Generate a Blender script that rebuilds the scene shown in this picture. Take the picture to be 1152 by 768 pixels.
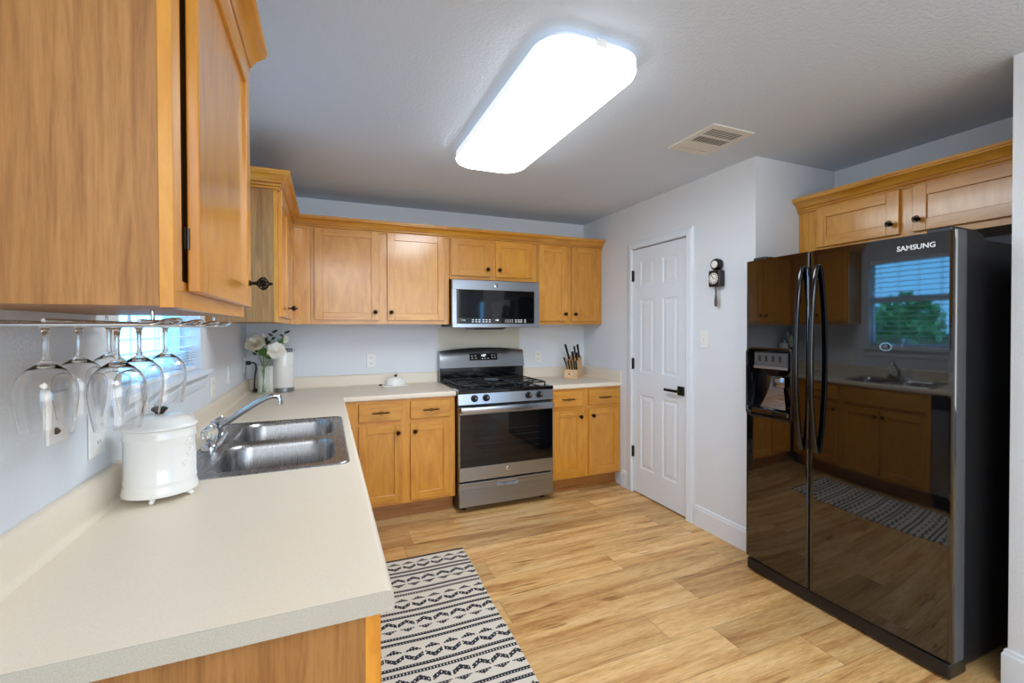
import bpy, bmesh, math, random
from mathutils import Vector, Matrix
random.seed(7)
PI = math.pi
SC = bpy.context.scene
COL = SC.collection
for o in list(bpy.data.objects):
    bpy.data.objects.remove(o)

# ------------------------------------------------------------------ camera
cam_d = bpy.data.cameras.new('camera')
cam = bpy.data.objects.new('camera', cam_d)
COL.objects.link(cam)
FPX, YAW, PITCH, ROLL = 506.0, 0.3923, -0.0111, -0.0026
CAM = Vector((0.556, -3.908, 1.383))
cam_d.sensor_width = 36.0
cam_d.lens = FPX / 1152 * 36
cam_d.shift_y = -(384 - 374.78) / 1152
cam_d.clip_start = 0.02
_F = Vector((math.sin(YAW) * math.cos(PITCH), math.cos(YAW) * math.cos(PITCH), math.sin(PITCH)))
_R = Vector((math.cos(YAW), -math.sin(YAW), 0))
_U = _R.cross(_F)
_c, _s = math.cos(ROLL), math.sin(ROLL)
_R2, _U2 = _R * _c + _U * _s, _U * _c - _R * _s
cam.matrix_world = Matrix(((_R2.x, _U2.x, -_F.x, CAM.x), (_R2.y, _U2.y, -_F.y, CAM.y),
                           (_R2.z, _U2.z, -_F.z, CAM.z), (0, 0, 0, 1)))
SC.camera = cam

# ------------------------------------------------------------------ light and exposure
SC.view_settings.view_transform = 'Standard'
SC.view_settings.look = 'None'
SC.view_settings.exposure = 0.66
SC.view_settings.gamma = 1.0
SC.view_settings.use_curve_mapping = False
SC.cycles.transparent_max_bounces = 40
SC.cycles.max_bounces = 14
SC.cycles.diffuse_bounces = 6
LAMP_STRENGTH = 11.0
LAMP_COLOR = (0.88, 0.945, 1.0)
SKY_STRENGTH = 5.2
SKY_COLOR = (0.15, 0.52, 1.0)

world = bpy.data.worlds.new('world')
SC.world = world
world.use_nodes = True
bgn = world.node_tree.nodes['Background']
bgn.inputs[0].default_value = SKY_COLOR + (1,)
bgn.inputs[1].default_value = SKY_STRENGTH


def area(name, loc, target, sx, sy, power, color):
    l = bpy.data.lights.new(name, 'AREA')
    l.shape = 'RECTANGLE'
    l.size, l.size_y, l.energy, l.color = sx, sy, power, color
    o = bpy.data.objects.new(name, l)
    COL.objects.link(o)
    o.location = loc
    o.rotation_euler = (Vector(target) - Vector(loc)).to_track_quat('-Z', 'Y').to_euler()
    return o


area('rear_room_fill', (1.9, -7.1, 1.45), (1.7, -2.0, 1.0), 3.0, 1.9, 45, (0.90, 0.96, 1.0))  # added soft fill from behind the camera, no window at this spot
area('rear_ceiling_fill', (1.0, -4.9, 2.38), (1.5, -4.5, 0.0), 1.6, 1.4, 38, (0.95, 0.98, 1.0))  # added overhead fill out of view, no fixture hangs there

# ------------------------------------------------------------------ materials
MATS = {}


def srgb(r, g, b):
    f = lambda c: (c / 255 / 12.92) if c / 255 <= 0.04045 else ((c / 255 + 0.055) / 1.055) ** 2.4
    return (f(r), f(g), f(b), 1)


class NT:
    def __init__(s, name):
        s.m = bpy.data.materials.new(name)
        s.m.use_nodes = True
        s.t = s.m.node_tree
        s.b = s.t.nodes['Principled BSDF']
        s.out = s.t.nodes['Material Output']

    def n(s, typ, **kw):
        nd = s.t.nodes.new(typ)
        for k, v in kw.items():
            setattr(nd, k, v)
        return nd

    def l(s, a, b):
        s.t.links.new(a, b)

    def put(s, sock, v):
        if hasattr(v, 'is_output'):
            s.l(v, sock)
        else:
            sock.default_value = v

    def math(s, op, a, b=0.0, c=0.0):
        nd = s.n('ShaderNodeMath', operation=op)
        s.put(nd.inputs[0], a)
        s.put(nd.inputs[1], b)
        s.put(nd.inputs[2], c)
        return nd.outputs[0]

    def mix(s, f, a, b, mode='MIX'):
        nd = s.n('ShaderNodeMix', data_type='RGBA', blend_type=mode)
        s.put(nd.inputs[0], f)
        s.put(nd.inputs[6], a)
        s.put(nd.inputs[7], b)
        return nd.outputs[2]

    def ramp(s, f, stops):
        nd = s.n('ShaderNodeValToRGB')
        e = nd.color_ramp.elements
        while len(e) < len(stops):
            e.new(0.5)
        for el, (p, c) in zip(e, stops):
            el.position, el.color = p, c
        s.put(nd.inputs[0], f)
        return nd.outputs[0]

    def coord(s, scale=(1, 1, 1), rot=(0, 0, 0), offset=None):
        tc = s.n('ShaderNodeTexCoord')
        mp = s.n('ShaderNodeMapping')
        mp.inputs['Scale'].default_value = scale
        mp.inputs['Rotation'].default_value = rot
        s.l(tc.outputs['Object'], mp.inputs['Vector'])
        if offset is not None:
            s.l(offset, mp.inputs['Location'])
        return mp.outputs[0]

    def noise(s, vec, scale, detail=3.0, rough=0.5, dist=0.0):
        nd = s.n('ShaderNodeTexNoise')
        nd.inputs['Scale'].default_value = scale
        nd.inputs['Detail'].default_value = detail
        nd.inputs['Roughness'].default_value = rough
        nd.inputs['Distortion'].default_value = dist
        s.l(vec, nd.inputs['Vector'])
        return nd.outputs['Fac']

    def bump(s, h, strength, dist=0.01):
        nd = s.n('ShaderNodeBump')
        nd.inputs['Strength'].default_value = strength
        nd.inputs['Distance'].default_value = dist
        s.l(h, nd.inputs['Height'])
        s.l(nd.outputs[0], s.b.inputs['Normal'])

    def set(s, color=None, rough=None, metal=None, ior=None, coat=None, coat_rough=None, spec=None, trans=None):
        I = s.b.inputs
        if color is not None:
            s.put(I['Base Color'], color)
        if rough is not None:
            s.put(I['Roughness'], rough)
        if metal is not None:
            I['Metallic'].default_value = metal
        if ior is not None:
            I['IOR'].default_value = ior
        if coat is not None:
            I['Coat Weight'].default_value = coat
        if coat_rough is not None:
            I['Coat Roughness'].default_value = coat_rough
        if spec is not None:
            I['Specular IOR Level'].default_value = spec
        if trans is not None:
            I['Transmission Weight'].default_value = trans
        return s


def plain(name, color, rough=0.5, metal=0.0, noise=0.04, **kw):
    t = NT(name)
    f = t.noise(t.coord(), 35, 2)
    c2 = tuple(min(1, c * (1 - noise)) for c in color[:3]) + (1,)
    t.set(t.mix(f, color, c2), rough, metal, **kw)
    MATS[name] = t.m
    return t


def wood(name, stretch, base, dark, light, rough=0.32, fine=0.35, figure=1.0, coat=0.7):
    """stretch: per-axis noise scale, low along the grain"""
    t = NT(name)
    oi = t.n('ShaderNodeObjectInfo')
    off = t.n('ShaderNodeCombineXYZ')
    for k, mul in enumerate((13.0, 29.0, 17.0)):
        t.l(t.math('MULTIPLY', oi.outputs['Random'], mul), off.inputs[k])
    v = t.coord(stretch, offset=off.outputs[0])
    broad = t.noise(v, 2.2, 4, 0.55, 1.6 * figure)
    v2 = t.coord(tuple(s * 5 for s in stretch), offset=off.outputs[0])
    grain = t.noise(v2, 3.0, 5, 0.65, 0.3)
    c = t.ramp(broad, [(0.30, dark), (0.5, base), (0.72, light)])
    g = t.ramp(grain, [(0.36, (1 - fine, 1 - fine * 1.15, 1 - fine * 1.4, 1)), (0.56, (1, 1, 1, 1))])
    c = t.mix(1.0, c, g, 'MULTIPLY')
    tone = t.math('MULTIPLY_ADD', oi.outputs['Random'], 0.16, 0.92)
    hsv = t.n('ShaderNodeHueSaturation')
    t.l(tone, hsv.inputs['Value'])
    t.l(c, hsv.inputs['Color'])
    t.set(hsv.outputs[0], rough, coat=coat, coat_rough=0.16)
    t.bump(grain, 0.06, 0.002)
    MATS[name] = t.m


MB_, MD_, ML_ = srgb(207, 142, 43), srgb(191, 122, 30), srgb(218, 157, 58)
wood('maple_vertical', (7, 7, 0.9), MB_, MD_, ML_, fine=0.07, figure=1.3)
wood('maple_horizontal', (0.9, 0.9, 8), MB_, MD_, ML_, fine=0.07, figure=1.0)
wood('maple_panel', (4.0, 4.0, 1.0), srgb(207, 142, 43), srgb(195, 126, 32), srgb(217, 155, 56), fine=0.06, figure=1.6)
wood('oak_veneer', (16, 16, 1.0), srgb(156, 109, 56), srgb(133, 88, 42), srgb(169, 122, 68), rough=0.5, fine=0.16, figure=1.0, coat=0.03)
wood('toe_maple_shaded', (0.9, 0.9, 8), srgb(160, 104, 42), srgb(142, 90, 34), srgb(172, 116, 52), fine=0.08)  # maple darkened so the recess shade sits in its colour
wood('block_wood', (3, 3, 8), srgb(222, 176, 120), srgb(205, 155, 98), srgb(232, 192, 140), rough=0.5, fine=0.08)

t = NT('wall_paint')
n1 = t.noise(t.coord(), 120, 3, 0.6)
t.set(t.mix(t.noise(t.coord(), 2.0), srgb(224, 230, 236), srgb(220, 226, 233)), 0.62)
t.bump(n1, 0.35, 0.004)
MATS['wall_paint'] = t.m
t = NT('ceiling_paint')
n1 = t.noise(t.coord(), 75, 4, 0.6)
t.set(t.mix(t.noise(t.coord(), 1.5), srgb(208, 220, 234), srgb(204, 216, 231)), 0.75)
t.bump(n1, 0.6, 0.006)
MATS['ceiling_paint'] = t.m
plain('patch_beige', srgb(212, 209, 192), 0.4)
plain('trim_white', srgb(226, 234, 243), 0.38)
plain('plastic_white', srgb(238, 238, 236), 0.35)
plain('blind_white', srgb(240, 242, 244), 0.45)
plain('enamel_white', srgb(240, 240, 236), 0.14, noise=0.02, coat=0.5, coat_rough=0.05)
plain('black_plastic', srgb(18, 18, 20), 0.35)
plain('hinge_black', srgb(14, 14, 15), 0.4)
plain('slot_dark', srgb(25, 24, 22), 0.6)
plain('bronze_dark', srgb(34, 26, 22), 0.42, 0.75, 0.3)
plain('pewter', srgb(74, 70, 64), 0.3, 0.9, 0.3)
plain('chrome', srgb(205, 210, 216), 0.08, 1.0)
plain('cast_iron', srgb(17, 18, 20), 0.45)
plain('cooktop_black', srgb(8, 10, 14), 0.12, coat=0.6, coat_rough=0.04)
plain('oven_glass', srgb(8, 9, 12), 0.05, ior=1.5)
plain('fridge_gloss', srgb(4, 5, 8), 0.035, noise=0.0, ior=1.9)
plain('handle_black', srgb(7, 8, 10), 0.12, noise=0.0, ior=1.5)
plain('fridge_side', srgb(30, 31, 34), 0.32)
plain('fridge_trim', srgb(92, 95, 100), 0.3, 0.6)
plain('fridge_rubber', srgb(6, 6, 7), 0.7)
plain('lettering_white', srgb(225, 230, 235), 0.4)
plain('griddle_blue_grey', srgb(150, 172, 186), 0.3, 0.7)
plain('leaf_green', srgb(74, 112, 48), 0.5, noise=0.35)
plain('leaf_dark', srgb(38, 62, 34), 0.5, noise=0.3)
plain('stem_green', srgb(112, 130, 78), 0.5)
plain('petal_white', srgb(250, 249, 240), 0.55, noise=0.06)
plain('petal_cream', srgb(250, 244, 226), 0.55, noise=0.08)
plain('clock_dial', srgb(240, 238, 232), 0.4)
plain('pendulum_silver', srgb(150, 152, 158), 0.25, 0.9)
plain('towel_yellow', srgb(214, 190, 120), 0.8)
plain('hedge_leaf', srgb(150, 196, 110), 0.7, noise=0.35)
plain('grass', srgb(110, 150, 78), 0.9, noise=0.4)
plain('bark', srgb(90, 76, 62), 0.9, noise=0.4)
plain('duct_dark', srgb(40, 42, 46), 0.8)
plain('vent_white', srgb(222, 220, 214), 0.5)
plain('vent_slot', srgb(30, 32, 36), 0.7)

t = NT('laminate')
sp = t.noise(t.coord(), 520, 2, 0.7)
c = t.ramp(sp, [(0.34, srgb(217, 206, 187)), (0.5, srgb(228, 218, 200)), (0.68, srgb(235, 224, 208))])
c = t.mix(t.math('MULTIPLY', t.noise(t.coord(), 140, 2), 0.5), c, srgb(226, 212, 193))
t.set(c, 0.36)
MATS['laminate'] = t.m
t = NT('laminate_edge_shaded')
sp = t.noise(t.coord(), 420, 3, 0.7)
t.set(t.ramp(sp, [(0.34, srgb(166, 163, 151)), (0.52, srgb(176, 173, 162)), (0.68, srgb(186, 183, 172))]), 0.55)  # same laminate greyed, the end's shade is put into the colour
MATS['laminate_edge_shaded'] = t.m


def steel(name, stretch, col=(164, 169, 177), rough=0.24):
    t = NT(name)
    v = t.coord(stretch)
    n = t.noise(v, 8, 3, 0.6)
    t.set(t.mix(n, srgb(*col), srgb(*[c - 14 for c in col])), t.math('MULTIPLY_ADD', n, 0.12, rough - 0.06), 1.0)
    t.b.inputs['Anisotropic'].default_value = 0.4
    MATS[name] = t.m


steel('stainless', (1.5, 1.5, 60))
steel('stainless_dark', (1.5, 1.5, 60), (150, 150, 152), 0.28)
steel('sink_steel', (30, 1.5, 1.5), (168, 168, 170), 0.28)

# thin clear glass: see-through with a fresnel reflection
def thin_glass(name, tint=(0.97, 0.985, 0.985, 1), ior=1.45, extra=0.0):
    t = NT(name)
    tr = t.n('ShaderNodeBsdfTransparent')
    tr.inputs[0].default_value = tint
    gl = t.n('ShaderNodeBsdfGlossy')
    gl.inputs['Roughness'].default_value = 0.02
    lw = t.n('ShaderNodeLayerWeight')
    lw.inputs[0].default_value = 0.5
    mx = t.n('ShaderNodeMixShader')
    f5 = t.math('POWER', lw.outputs['Facing'], 4.0)
    t.l(t.math('MULTIPLY_ADD', f5, ior - 1.0, 0.025 + extra), mx.inputs[0])
    t.l(tr.outputs[0], mx.inputs[1])
    t.l(gl.outputs[0], mx.inputs[2])
    t.l(mx.outputs[0], t.out.inputs[0])
    MATS[name] = t.m


thin_glass('wine_glass_clear', (0.985, 0.988, 0.988, 1), 1.3)
thin_glass('window_glass', (0.97, 0.99, 1, 1), 1.3)
thin_glass('vase_glass', (0.97, 0.98, 0.97, 1), 1.35, 0.02)
t = NT('crystal')
t.set((0.97, 0.98, 0.98, 1), 0.02, trans=0.9, ior=1.45)
MATS['crystal'] = t.m
t = NT('clear_crystal')
t.set((1, 1, 1, 1), 0.0, trans=1.0, ior=1.45)
MATS['clear_crystal'] = t.m
t = NT('vase_water')
tr = t.n('ShaderNodeBsdfTransparent')
tr.inputs[0].default_value = (0.97, 0.98, 0.95, 1)
t.l(tr.outputs[0], t.out.inputs[0])
MATS['vase_water'] = t.m


def emit(name, color, strength):
    t = NT(name)
    t.set((0.8, 0.8, 0.8, 1), 0.5)
    t.b.inputs['Emission Color'].default_value = color
    t.b.inputs['Emission Strength'].default_value = strength
    MATS[name] = t.m


emit('lamp_diffuser', LAMP_COLOR + (1,), LAMP_STRENGTH)
emit('lamp_rim', LAMP_COLOR + (1,), 0.4)
emit('display_digits', (0.75, 0.92, 1, 1), 1.6)
emit('display_glyph', (0.8, 0.88, 0.95, 1), 0.16)

# plank floor
t = NT('oak_planks')
tc = t.n('ShaderNodeTexCoord')
sx = t.n('ShaderNodeSeparateXYZ')
t.l(tc.outputs['Object'], sx.inputs[0])
PW, PL = 0.192, 1.42
yy = t.math('DIVIDE', t.math('ADD', sx.outputs[1], 20.02), PW)
row = t.math('FLOOR', yy)
wn = t.n('ShaderNodeTexWhiteNoise', noise_dimensions='1D')
t.l(row, wn.inputs['W'])
xx = t.math('ADD', t.math('DIVIDE', sx.outputs[0], PL), t.math('MULTIPLY_ADD', wn.outputs[0], 3.0, 8.0))
colm = t.math('FLOOR', xx)
cb = t.n('ShaderNodeCombineXYZ')
t.l(row, cb.inputs[0])
t.l(colm, cb.inputs[1])
wid = t.n('ShaderNodeTexWhiteNoise', noise_dimensions='2D')
t.l(cb.outputs[0], wid.inputs['Vector'])
gv = t.n('ShaderNodeCombineXYZ')
t.l(t.math('MULTIPLY_ADD', sx.outputs[0], 0.75, t.math('MULTIPLY', wid.outputs[0], 37)), gv.inputs[0])
t.l(t.math('MULTIPLY', sx.outputs[1], 8.0), gv.inputs[1])
t.l(t.math('MULTIPLY', wid.outputs[0], 91), gv.inputs[2])
g1 = t.noise(gv.outputs[0], 1.7, 7, 0.68, 0.35)
gv2 = t.n('ShaderNodeCombineXYZ')
t.l(t.math('MULTIPLY', sx.outputs[0], 9.0), gv2.inputs[0])
t.l(t.math('MULTIPLY', sx.outputs[1], 110.0), gv2.inputs[1])
t.l(t.math('MULTIPLY', wid.outputs[0], 50), gv2.inputs[2])
g2 = t.noise(gv2.outputs[0], 1.7, 4, 0.7, 0.2)
c = t.ramp(g1, [(0.28, srgb(146, 100, 54)), (0.41, srgb(196, 149, 92)), (0.54, srgb(221, 180, 121)), (0.74, srgb(234, 201, 150))])
c = t.mix(1.0, c, t.ramp(g2, [(0.32, (0.74, 0.68, 0.60, 1)), (0.55, (1, 1, 1, 1))]), 'MULTIPLY')
hs = t.n('ShaderNodeHueSaturation')
t.l(t.math('MULTIPLY_ADD', wid.outputs[0], 0.30, 0.84), hs.inputs['Value'])
t.l(c, hs.inputs['Color'])
fy = t.math('FRACT', yy)
fx = t.math('FRACT', xx)
gap = t.math('MAXIMUM', t.math('LESS_THAN', fy, 0.013), t.math('LESS_THAN', fx, 0.0020))
kn = t.ramp(t.noise(gv.outputs[0], 4.2, 2, 0.5, 0.4), [(0.27, (0.50, 0.40, 0.30, 1)), (0.36, (1, 1, 1, 1))])
c = t.mix(1.0, hs.outputs[0], kn, 'MULTIPLY')
c = t.mix(t.math('MULTIPLY', gap, 0.6), c, srgb(112, 78, 46))
t.set(c, t.math('MULTIPLY_ADD', g2, 0.12, 0.34))
t.bump(g2, 0.08, 0.002)
MATS['oak_planks'] = t.m

t = NT('rug_cream')
t.set(t.mix(t.noise(t.coord(), 300, 2), srgb(226, 220, 208), srgb(205, 198, 186)), 0.95)
MATS['rug_cream'] = t.m
t = NT('rug_charcoal')
t.set(t.mix(t.noise(t.coord(), 300, 2), srgb(29, 32, 45), srgb(44, 46, 58)), 0.95)
MATS['rug_charcoal'] = t.m

# ------------------------------------------------------------------ mesh builder
def root_loc(o):
    while o.parent:
        o = o.parent
    return o.location.copy()


class MB:
    def __init__(s):
        s.bm = bmesh.new()

    def quad(s, pts, m=0):
        f = s.bm.faces.new([s.bm.verts.new(p) for p in pts])
        f.material_index = m
        return f

    def box(s, x0, x1, y0, y1, z0, z1, m=0, b=0.0, seg=1):
        x0, x1 = min(x0, x1), max(x0, x1)
        y0, y1 = min(y0, y1), max(y0, y1)
        z0, z1 = min(z0, z1), max(z0, z1)
        v = [s.bm.verts.new(p) for p in ((x0, y0, z0), (x1, y0, z0), (x1, y1, z0), (x0, y1, z0),
                                         (x0, y0, z1), (x1, y0, z1), (x1, y1, z1), (x0, y1, z1))]
        fs = []
        for q in ((0, 3, 2, 1), (4, 5, 6, 7), (0, 1, 5, 4), (1, 2, 6, 5), (2, 3, 7, 6), (3, 0, 4, 7)):
            f = s.bm.faces.new([v[i] for i in q])
            f.material_index = m
            fs.append(f)
        if b > 0:
            es = list({e for f in fs for e in f.edges})
            bmesh.ops.bevel(s.bm, geom=es, offset=b, segments=seg, affect='EDGES', profile=0.5, clamp_overlap=True)
        return s

    def ring(s, pts):
        return [s.bm.verts.new(p) for p in pts]

    def loft(s, rings, m=0, closed=True, cap0=True, cap1=True):
        R = [s.ring(r) for r in rings]
        n = len(R[0])
        for a, b in zip(R, R[1:]):
            for i in range(n if closed else n - 1):
                j = (i + 1) % n
                try:
                    f = s.bm.faces.new((a[i], a[j], b[j], b[i]))
                    f.material_index = m
                except ValueError:
                    pass
        if closed:
            if cap0:
                s.bm.faces.new(R[0][::-1]).material_index = m
            if cap1:
                s.bm.faces.new(R[-1]).material_index = m
        return s

    def lathe(s, prof, c=(0, 0, 0), n=24, axis='z', m=0, sx=1.0, sy=1.0, cap0=True, cap1=True):
        rings = []
        for r, h in prof:
            ring = []
            for i in range(n):
                a = 2 * PI * i / n
                p, q = r * math.cos(a) * sx, r * math.sin(a) * sy
                if axis == 'z':
                    ring.append((c[0] + p, c[1] + q, c[2] + h))
                elif axis == 'x':
                    ring.append((c[0] + h, c[1] + p, c[2] + q))
                else:
                    ring.append((c[0] + q, c[1] + h, c[2] + p))
            rings.append(ring)
        return s.loft(rings, m, True, cap0, cap1)

    def tube(s, path, r, n=8, m=0, closed=False):
        P = [Vector(p) for p in path]
        rr = r if isinstance(r, (list, tuple)) else [r] * len(P)
        rings = []
        up = None
        N = len(P)
        for i in range(N):
            if closed:
                d = P[(i + 1) % N] - P[i - 1]
            else:
                d = P[min(i + 1, N - 1)] - P[max(i - 1, 0)]
            d.normalize()
            if up is None:
                up = Vector((0, 0, 1)) if abs(d.z) < 0.9 else Vector((1, 0, 0))
            a = d.cross(up)
            if a.length < 1e-6:
                a = d.orthogonal()
            a.normalize()
            up = a.cross(d).normalized()
            rings.append([tuple(P[i] + a * rr[i] * math.cos(2 * PI * k / n) + up * rr[i] * math.sin(2 * PI * k / n)) for k in range(n)])
        if closed:
            rings.append(rings[0])
        return s.loft(rings, m, True, not closed, not closed)

    def prism(s, pts, axis, a, b, m=0):
        """pts: 2D outline in the two other axes (in x,y,z order), extruded along axis from a to b"""
        def P(p, h):
            if axis == 'x':
                return (h, p[0], p[1])
            if axis == 'y':
                return (p[0], h, p[1])
            return (p[0], p[1], h)
        return s.loft([[P(p, a) for p in pts], [P(p, b) for p in pts]], m)

    def sphere(s, c, r, m=0, nu=16, nv=10, sc=(1, 1, 1)):
        prof = []
        rings = []
        for j in range(1, nv):
            th = PI * j / nv
            rings.append([(c[0] + r * sc[0] * math.sin(th) * math.cos(2 * PI * i / nu), c[1] + r * sc[1] * math.sin(th) * math.sin(2 * PI * i / nu),
                           c[2] - r * sc[2] * math.cos(th)) for i in range(nu)])
        return s.loft(rings, m)

    def holed(s, loops, z, m=0):
        """flat horizontal plate at height z from one outer and several inner loops"""
        es = []
        for lp in loops:
            vs = [s.bm.verts.new((p[0], p[1], z)) for p in lp]
            for i in range(len(vs)):
                es.append(s.bm.edges.new((vs[i], vs[(i + 1) % len(vs)])))
        r = bmesh.ops.triangle_fill(s.bm, edges=es, use_beauty=True, normal=(0, 0, 1))
        for g in r['geom']:
            if isinstance(g, bmesh.types.BMFace):
                g.material_index = m
        return s

    def build(s, name, mats, parent=None, smooth=None, world=True, recalc=True):
        if recalc:
            bmesh.ops.recalc_face_normals(s.bm, faces=s.bm.faces)
        if parent is not None and world:
            bmesh.ops.translate(s.bm, verts=s.bm.verts, vec=-root_loc(parent))
        me = bpy.data.meshes.new(name)
        s.bm.to_mesh(me)
        s.bm.free()
        if isinstance(mats, str):
            mats = [mats]
        for m in mats:
            me.materials.append(MATS[m])
        if smooth:
            me.polygons.foreach_set('use_smooth', [True] * len(me.polygons))
            me.set_sharp_from_angle(angle=math.radians(smooth))
        o = bpy.data.objects.new(name, me)
        COL.objects.link(o)
        if parent is not None:
            o.parent = parent
        return o


def tag(o, label, cat, group=None):
    o['label'] = label
    o['category'] = cat
    if group:
        o['group'] = group
    return o


def thing(name, label, cat, loc=(0, 0, 0), rotz=0.0, group=None):
    o = bpy.data.objects.new(name, None)
    COL.objects.link(o)
    o.location = loc
    o.rotation_euler = (0, 0, rotz)
    o.empty_display_size = 0.05
    return tag(o, label, cat, group)


def struct(o):
    o['kind'] = 'structure'
    return o


def copy_tree(o, parent=None):
    c = o.copy()
    COL.objects.link(c)
    if parent is not None:
        c.parent = parent
    for ch in [k for k in bpy.data.objects if k.parent == o]:
        copy_tree(ch, c)
    return c


def dup(o, loc, label, rotz=None):
    c = copy_tree(o)
    c.location = loc
    if rotz is not None:
        c.rotation_euler = (0, 0, rotz)
    c['label'] = label
    return c


def text(name, s, size, loc, xdir, ydir, mat, parent, extrude=0.0006, align='CENTER', bold=0.0, world=True):
    cu = bpy.data.curves.new(name, 'FONT')
    cu.body = s
    cu.size = size
    cu.extrude = extrude
    cu.offset = bold
    cu.align_x = align
    cu.align_y = 'CENTER'
    cu.resolution_u = 3
    tmp = bpy.data.objects.new(name + '_tmp', cu)
    COL.objects.link(tmp)
    bpy.context.view_layer.update()
    me = bpy.data.meshes.new_from_object(tmp)
    bpy.data.objects.remove(tmp)
    X, Y = Vector(xdir).normalized(), Vector(ydir).normalized()
    Z = X.cross(Y)
    L = Vector(loc)
    if world:
        L = L - root_loc(parent)
    me.transform(Matrix(((X.x, Y.x, Z.x, L.x), (X.y, Y.y, Z.y, L.y), (X.z, Y.z, Z.z, L.z), (0, 0, 0, 1))))
    me.materials.clear()
    me.materials.append(MATS[mat])
    o = bpy.data.objects.new(name, me)
    COL.objects.link(o)
    o.parent = parent
    return o


def rrect(x0, x1, y0, y1, r, n=6):
    pts = []
    for cx, cy, a0 in ((x1 - r, y1 - r, 0), (x0 + r, y1 - r, PI / 2), (x0 + r, y0 + r, PI), (x1 - r, y0 + r, 1.5 * PI)):
        for k in range(n + 1):
            a = a0 + PI / 2 * k / n
            pts.append((cx + r * math.cos(a), cy + r * math.sin(a)))
    return pts


def offset_path(path, d):
    """open polyline shifted by d to the right of travel, mitred"""
    P = [Vector(p) for p in path]
    out = []
    def rn(a, b):
        v = (b - a).normalized()
        return Vector((v.y, -v.x))
    for i in range(len(P)):
        if i == 0:
            out.append(P[0] + rn(P[0], P[1]) * d)
        elif i == len(P) - 1:
            out.append(P[-1] + rn(P[-2], P[-1]) * d)
        else:
            n1, n2 = rn(P[i - 1], P[i]), rn(P[i], P[i + 1])
            out.append(P[i] + (n1 + n2) * (d / (1 + n1.dot(n2))))
    return out


def moulding(mb, path, prof, m=0):
    """prof: closed outline of (out, z)"""
    cols = [offset_path(path, d) for d, z in prof]
    rings = []
    for i in range(len(path)):
        rings.append([(cols[k][i].x, cols[k][i].y, prof[k][1]) for k in range(len(prof))])
    return mb.loft(rings, m)


class Fr:
    """cabinet face frame: u along the run, v up, w outwards"""
    def __init__(s, o, u, w):
        s.o, s.u, s.w = Vector(o), Vector(u), Vector(w)

    def p(s, u, v, w):
        q = s.o + s.u * u + s.w * w
        return (q.x, q.y, q.z + v)

    def box(s, mb, u0, u1, v0, v1, w0, w1, m=0, b=0.0):
        a, c = s.p(u0, v0, w0), s.p(u1, v1, w1)
        mb.box(a[0], c[0], a[1], c[1], a[2], c[2], m, b)


XR, H, ZC = 2.953, 2.415, 0.914
XA, Y1, XN, Y2 = 3.68, -1.959, 2.983, -3.046
UB, UT = 1.417, 2.134
ROOM_R, ROOM_Y = 5.8, -7.3

# ------------------------------------------------------------------ room shell
mb = MB(); mb.box(-0.15, ROOM_R + 0.12, ROOM_Y - 0.12, 0.12, -0.08, 0.0)
struct(mb.build('floor', 'oak_planks'))
mb = MB(); mb.box(-0.15, ROOM_R + 0.12, ROOM_Y - 0.12, 0.12, H, H + 0.1)
struct(mb.build('ceiling', 'ceiling_paint'))
WY0, WY1, WZ0, WZ1 = -2.262, -1.345, 1.187, 2.03
mb = MB()
mb.box(-0.15, 0, ROOM_Y, WY0, 0, H); mb.box(-0.15, 0, WY1, 0.12, 0, H)
mb.box(-0.15, 0, WY0, WY1, 0, WZ0); mb.box(-0.15, 0, WY0, WY1, WZ1, H)
struct(mb.build('wall_left', 'wall_paint'))
mb = MB(); mb.box(0, XA + 0.12, 0, 0.12, 0, H)
struct(mb.build('wall_back', 'wall_paint'))
DY0, DY1, DZ1 = -1.408, -0.786, 2.042
mb = MB()
mb.box(XR, XR + 0.12, Y1, DY0, 0, H); mb.box(XR, XR + 0.12, DY1, 0, 0, H)
mb.box(XR, XR + 0.12, DY0, DY1, DZ1, H); mb.box(XR + 0.12, XA + 0.12, Y1, 0, 0, H)
struct(mb.build('wall_right', 'wall_paint'))
mb = MB(); mb.box(XA, XA + 0.12, Y2, Y1, 0, H)
struct(mb.build('wall_alcove', 'wall_paint'))
mb = MB(); mb.box(XN, ROOM_R, -4.0, Y2, 0, H)
struct(mb.build('wall_near', 'wall_paint'))
mb = MB(); mb.box(ROOM_R, ROOM_R + 0.12, ROOM_Y, -4.0, 0, H)
struct(mb.build('wall_dining', 'wall_paint'))
RX0, RX1, RZ0, RZ1 = 4.0, 4.85, 0.3, 2.08
mb = MB()
mb.box(-0.15, RX0, ROOM_Y - 0.12, ROOM_Y, 0, H); mb.box(RX1, ROOM_R + 0.12, ROOM_Y - 0.12, ROOM_Y, 0, H)
mb.box(RX0, RX1, ROOM_Y - 0.12, ROOM_Y, 0, RZ0); mb.box(RX0, RX1, ROOM_Y - 0.12, ROOM_Y, RZ1, H)
struct(mb.build('wall_rear', 'wall_paint'))

# baseboards
BBP = [(0, 0), (0.014, 0), (0.014, 0.118), (0.009, 0.128), (0.009, 0.136), (0.004, 0.142), (0, 0.142)]
mb = MB(); moulding(mb, [(XR, -1.489), (XR, Y1)], BBP)
moulding(mb, [(XR, -0.635), (XR, -0.728)], BBP)
struct(mb.build('baseboard_right', 'trim_white'))
mb = MB(); moulding(mb, [(XN + 0.4, Y2), (XN, Y2), (XN, -4.0), (ROOM_R, -4.0)][::1], [(-d, z) if False else (d, z) for d, z in BBP])
struct(mb.build('baseboard_near', 'trim_white'))
mb = MB(); moulding(mb, [(ROOM_R, ROOM_Y), (0, ROOM_Y), (0, -3.1)], BBP)
struct(mb.build('baseboard_rear', 'trim_white'))

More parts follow.
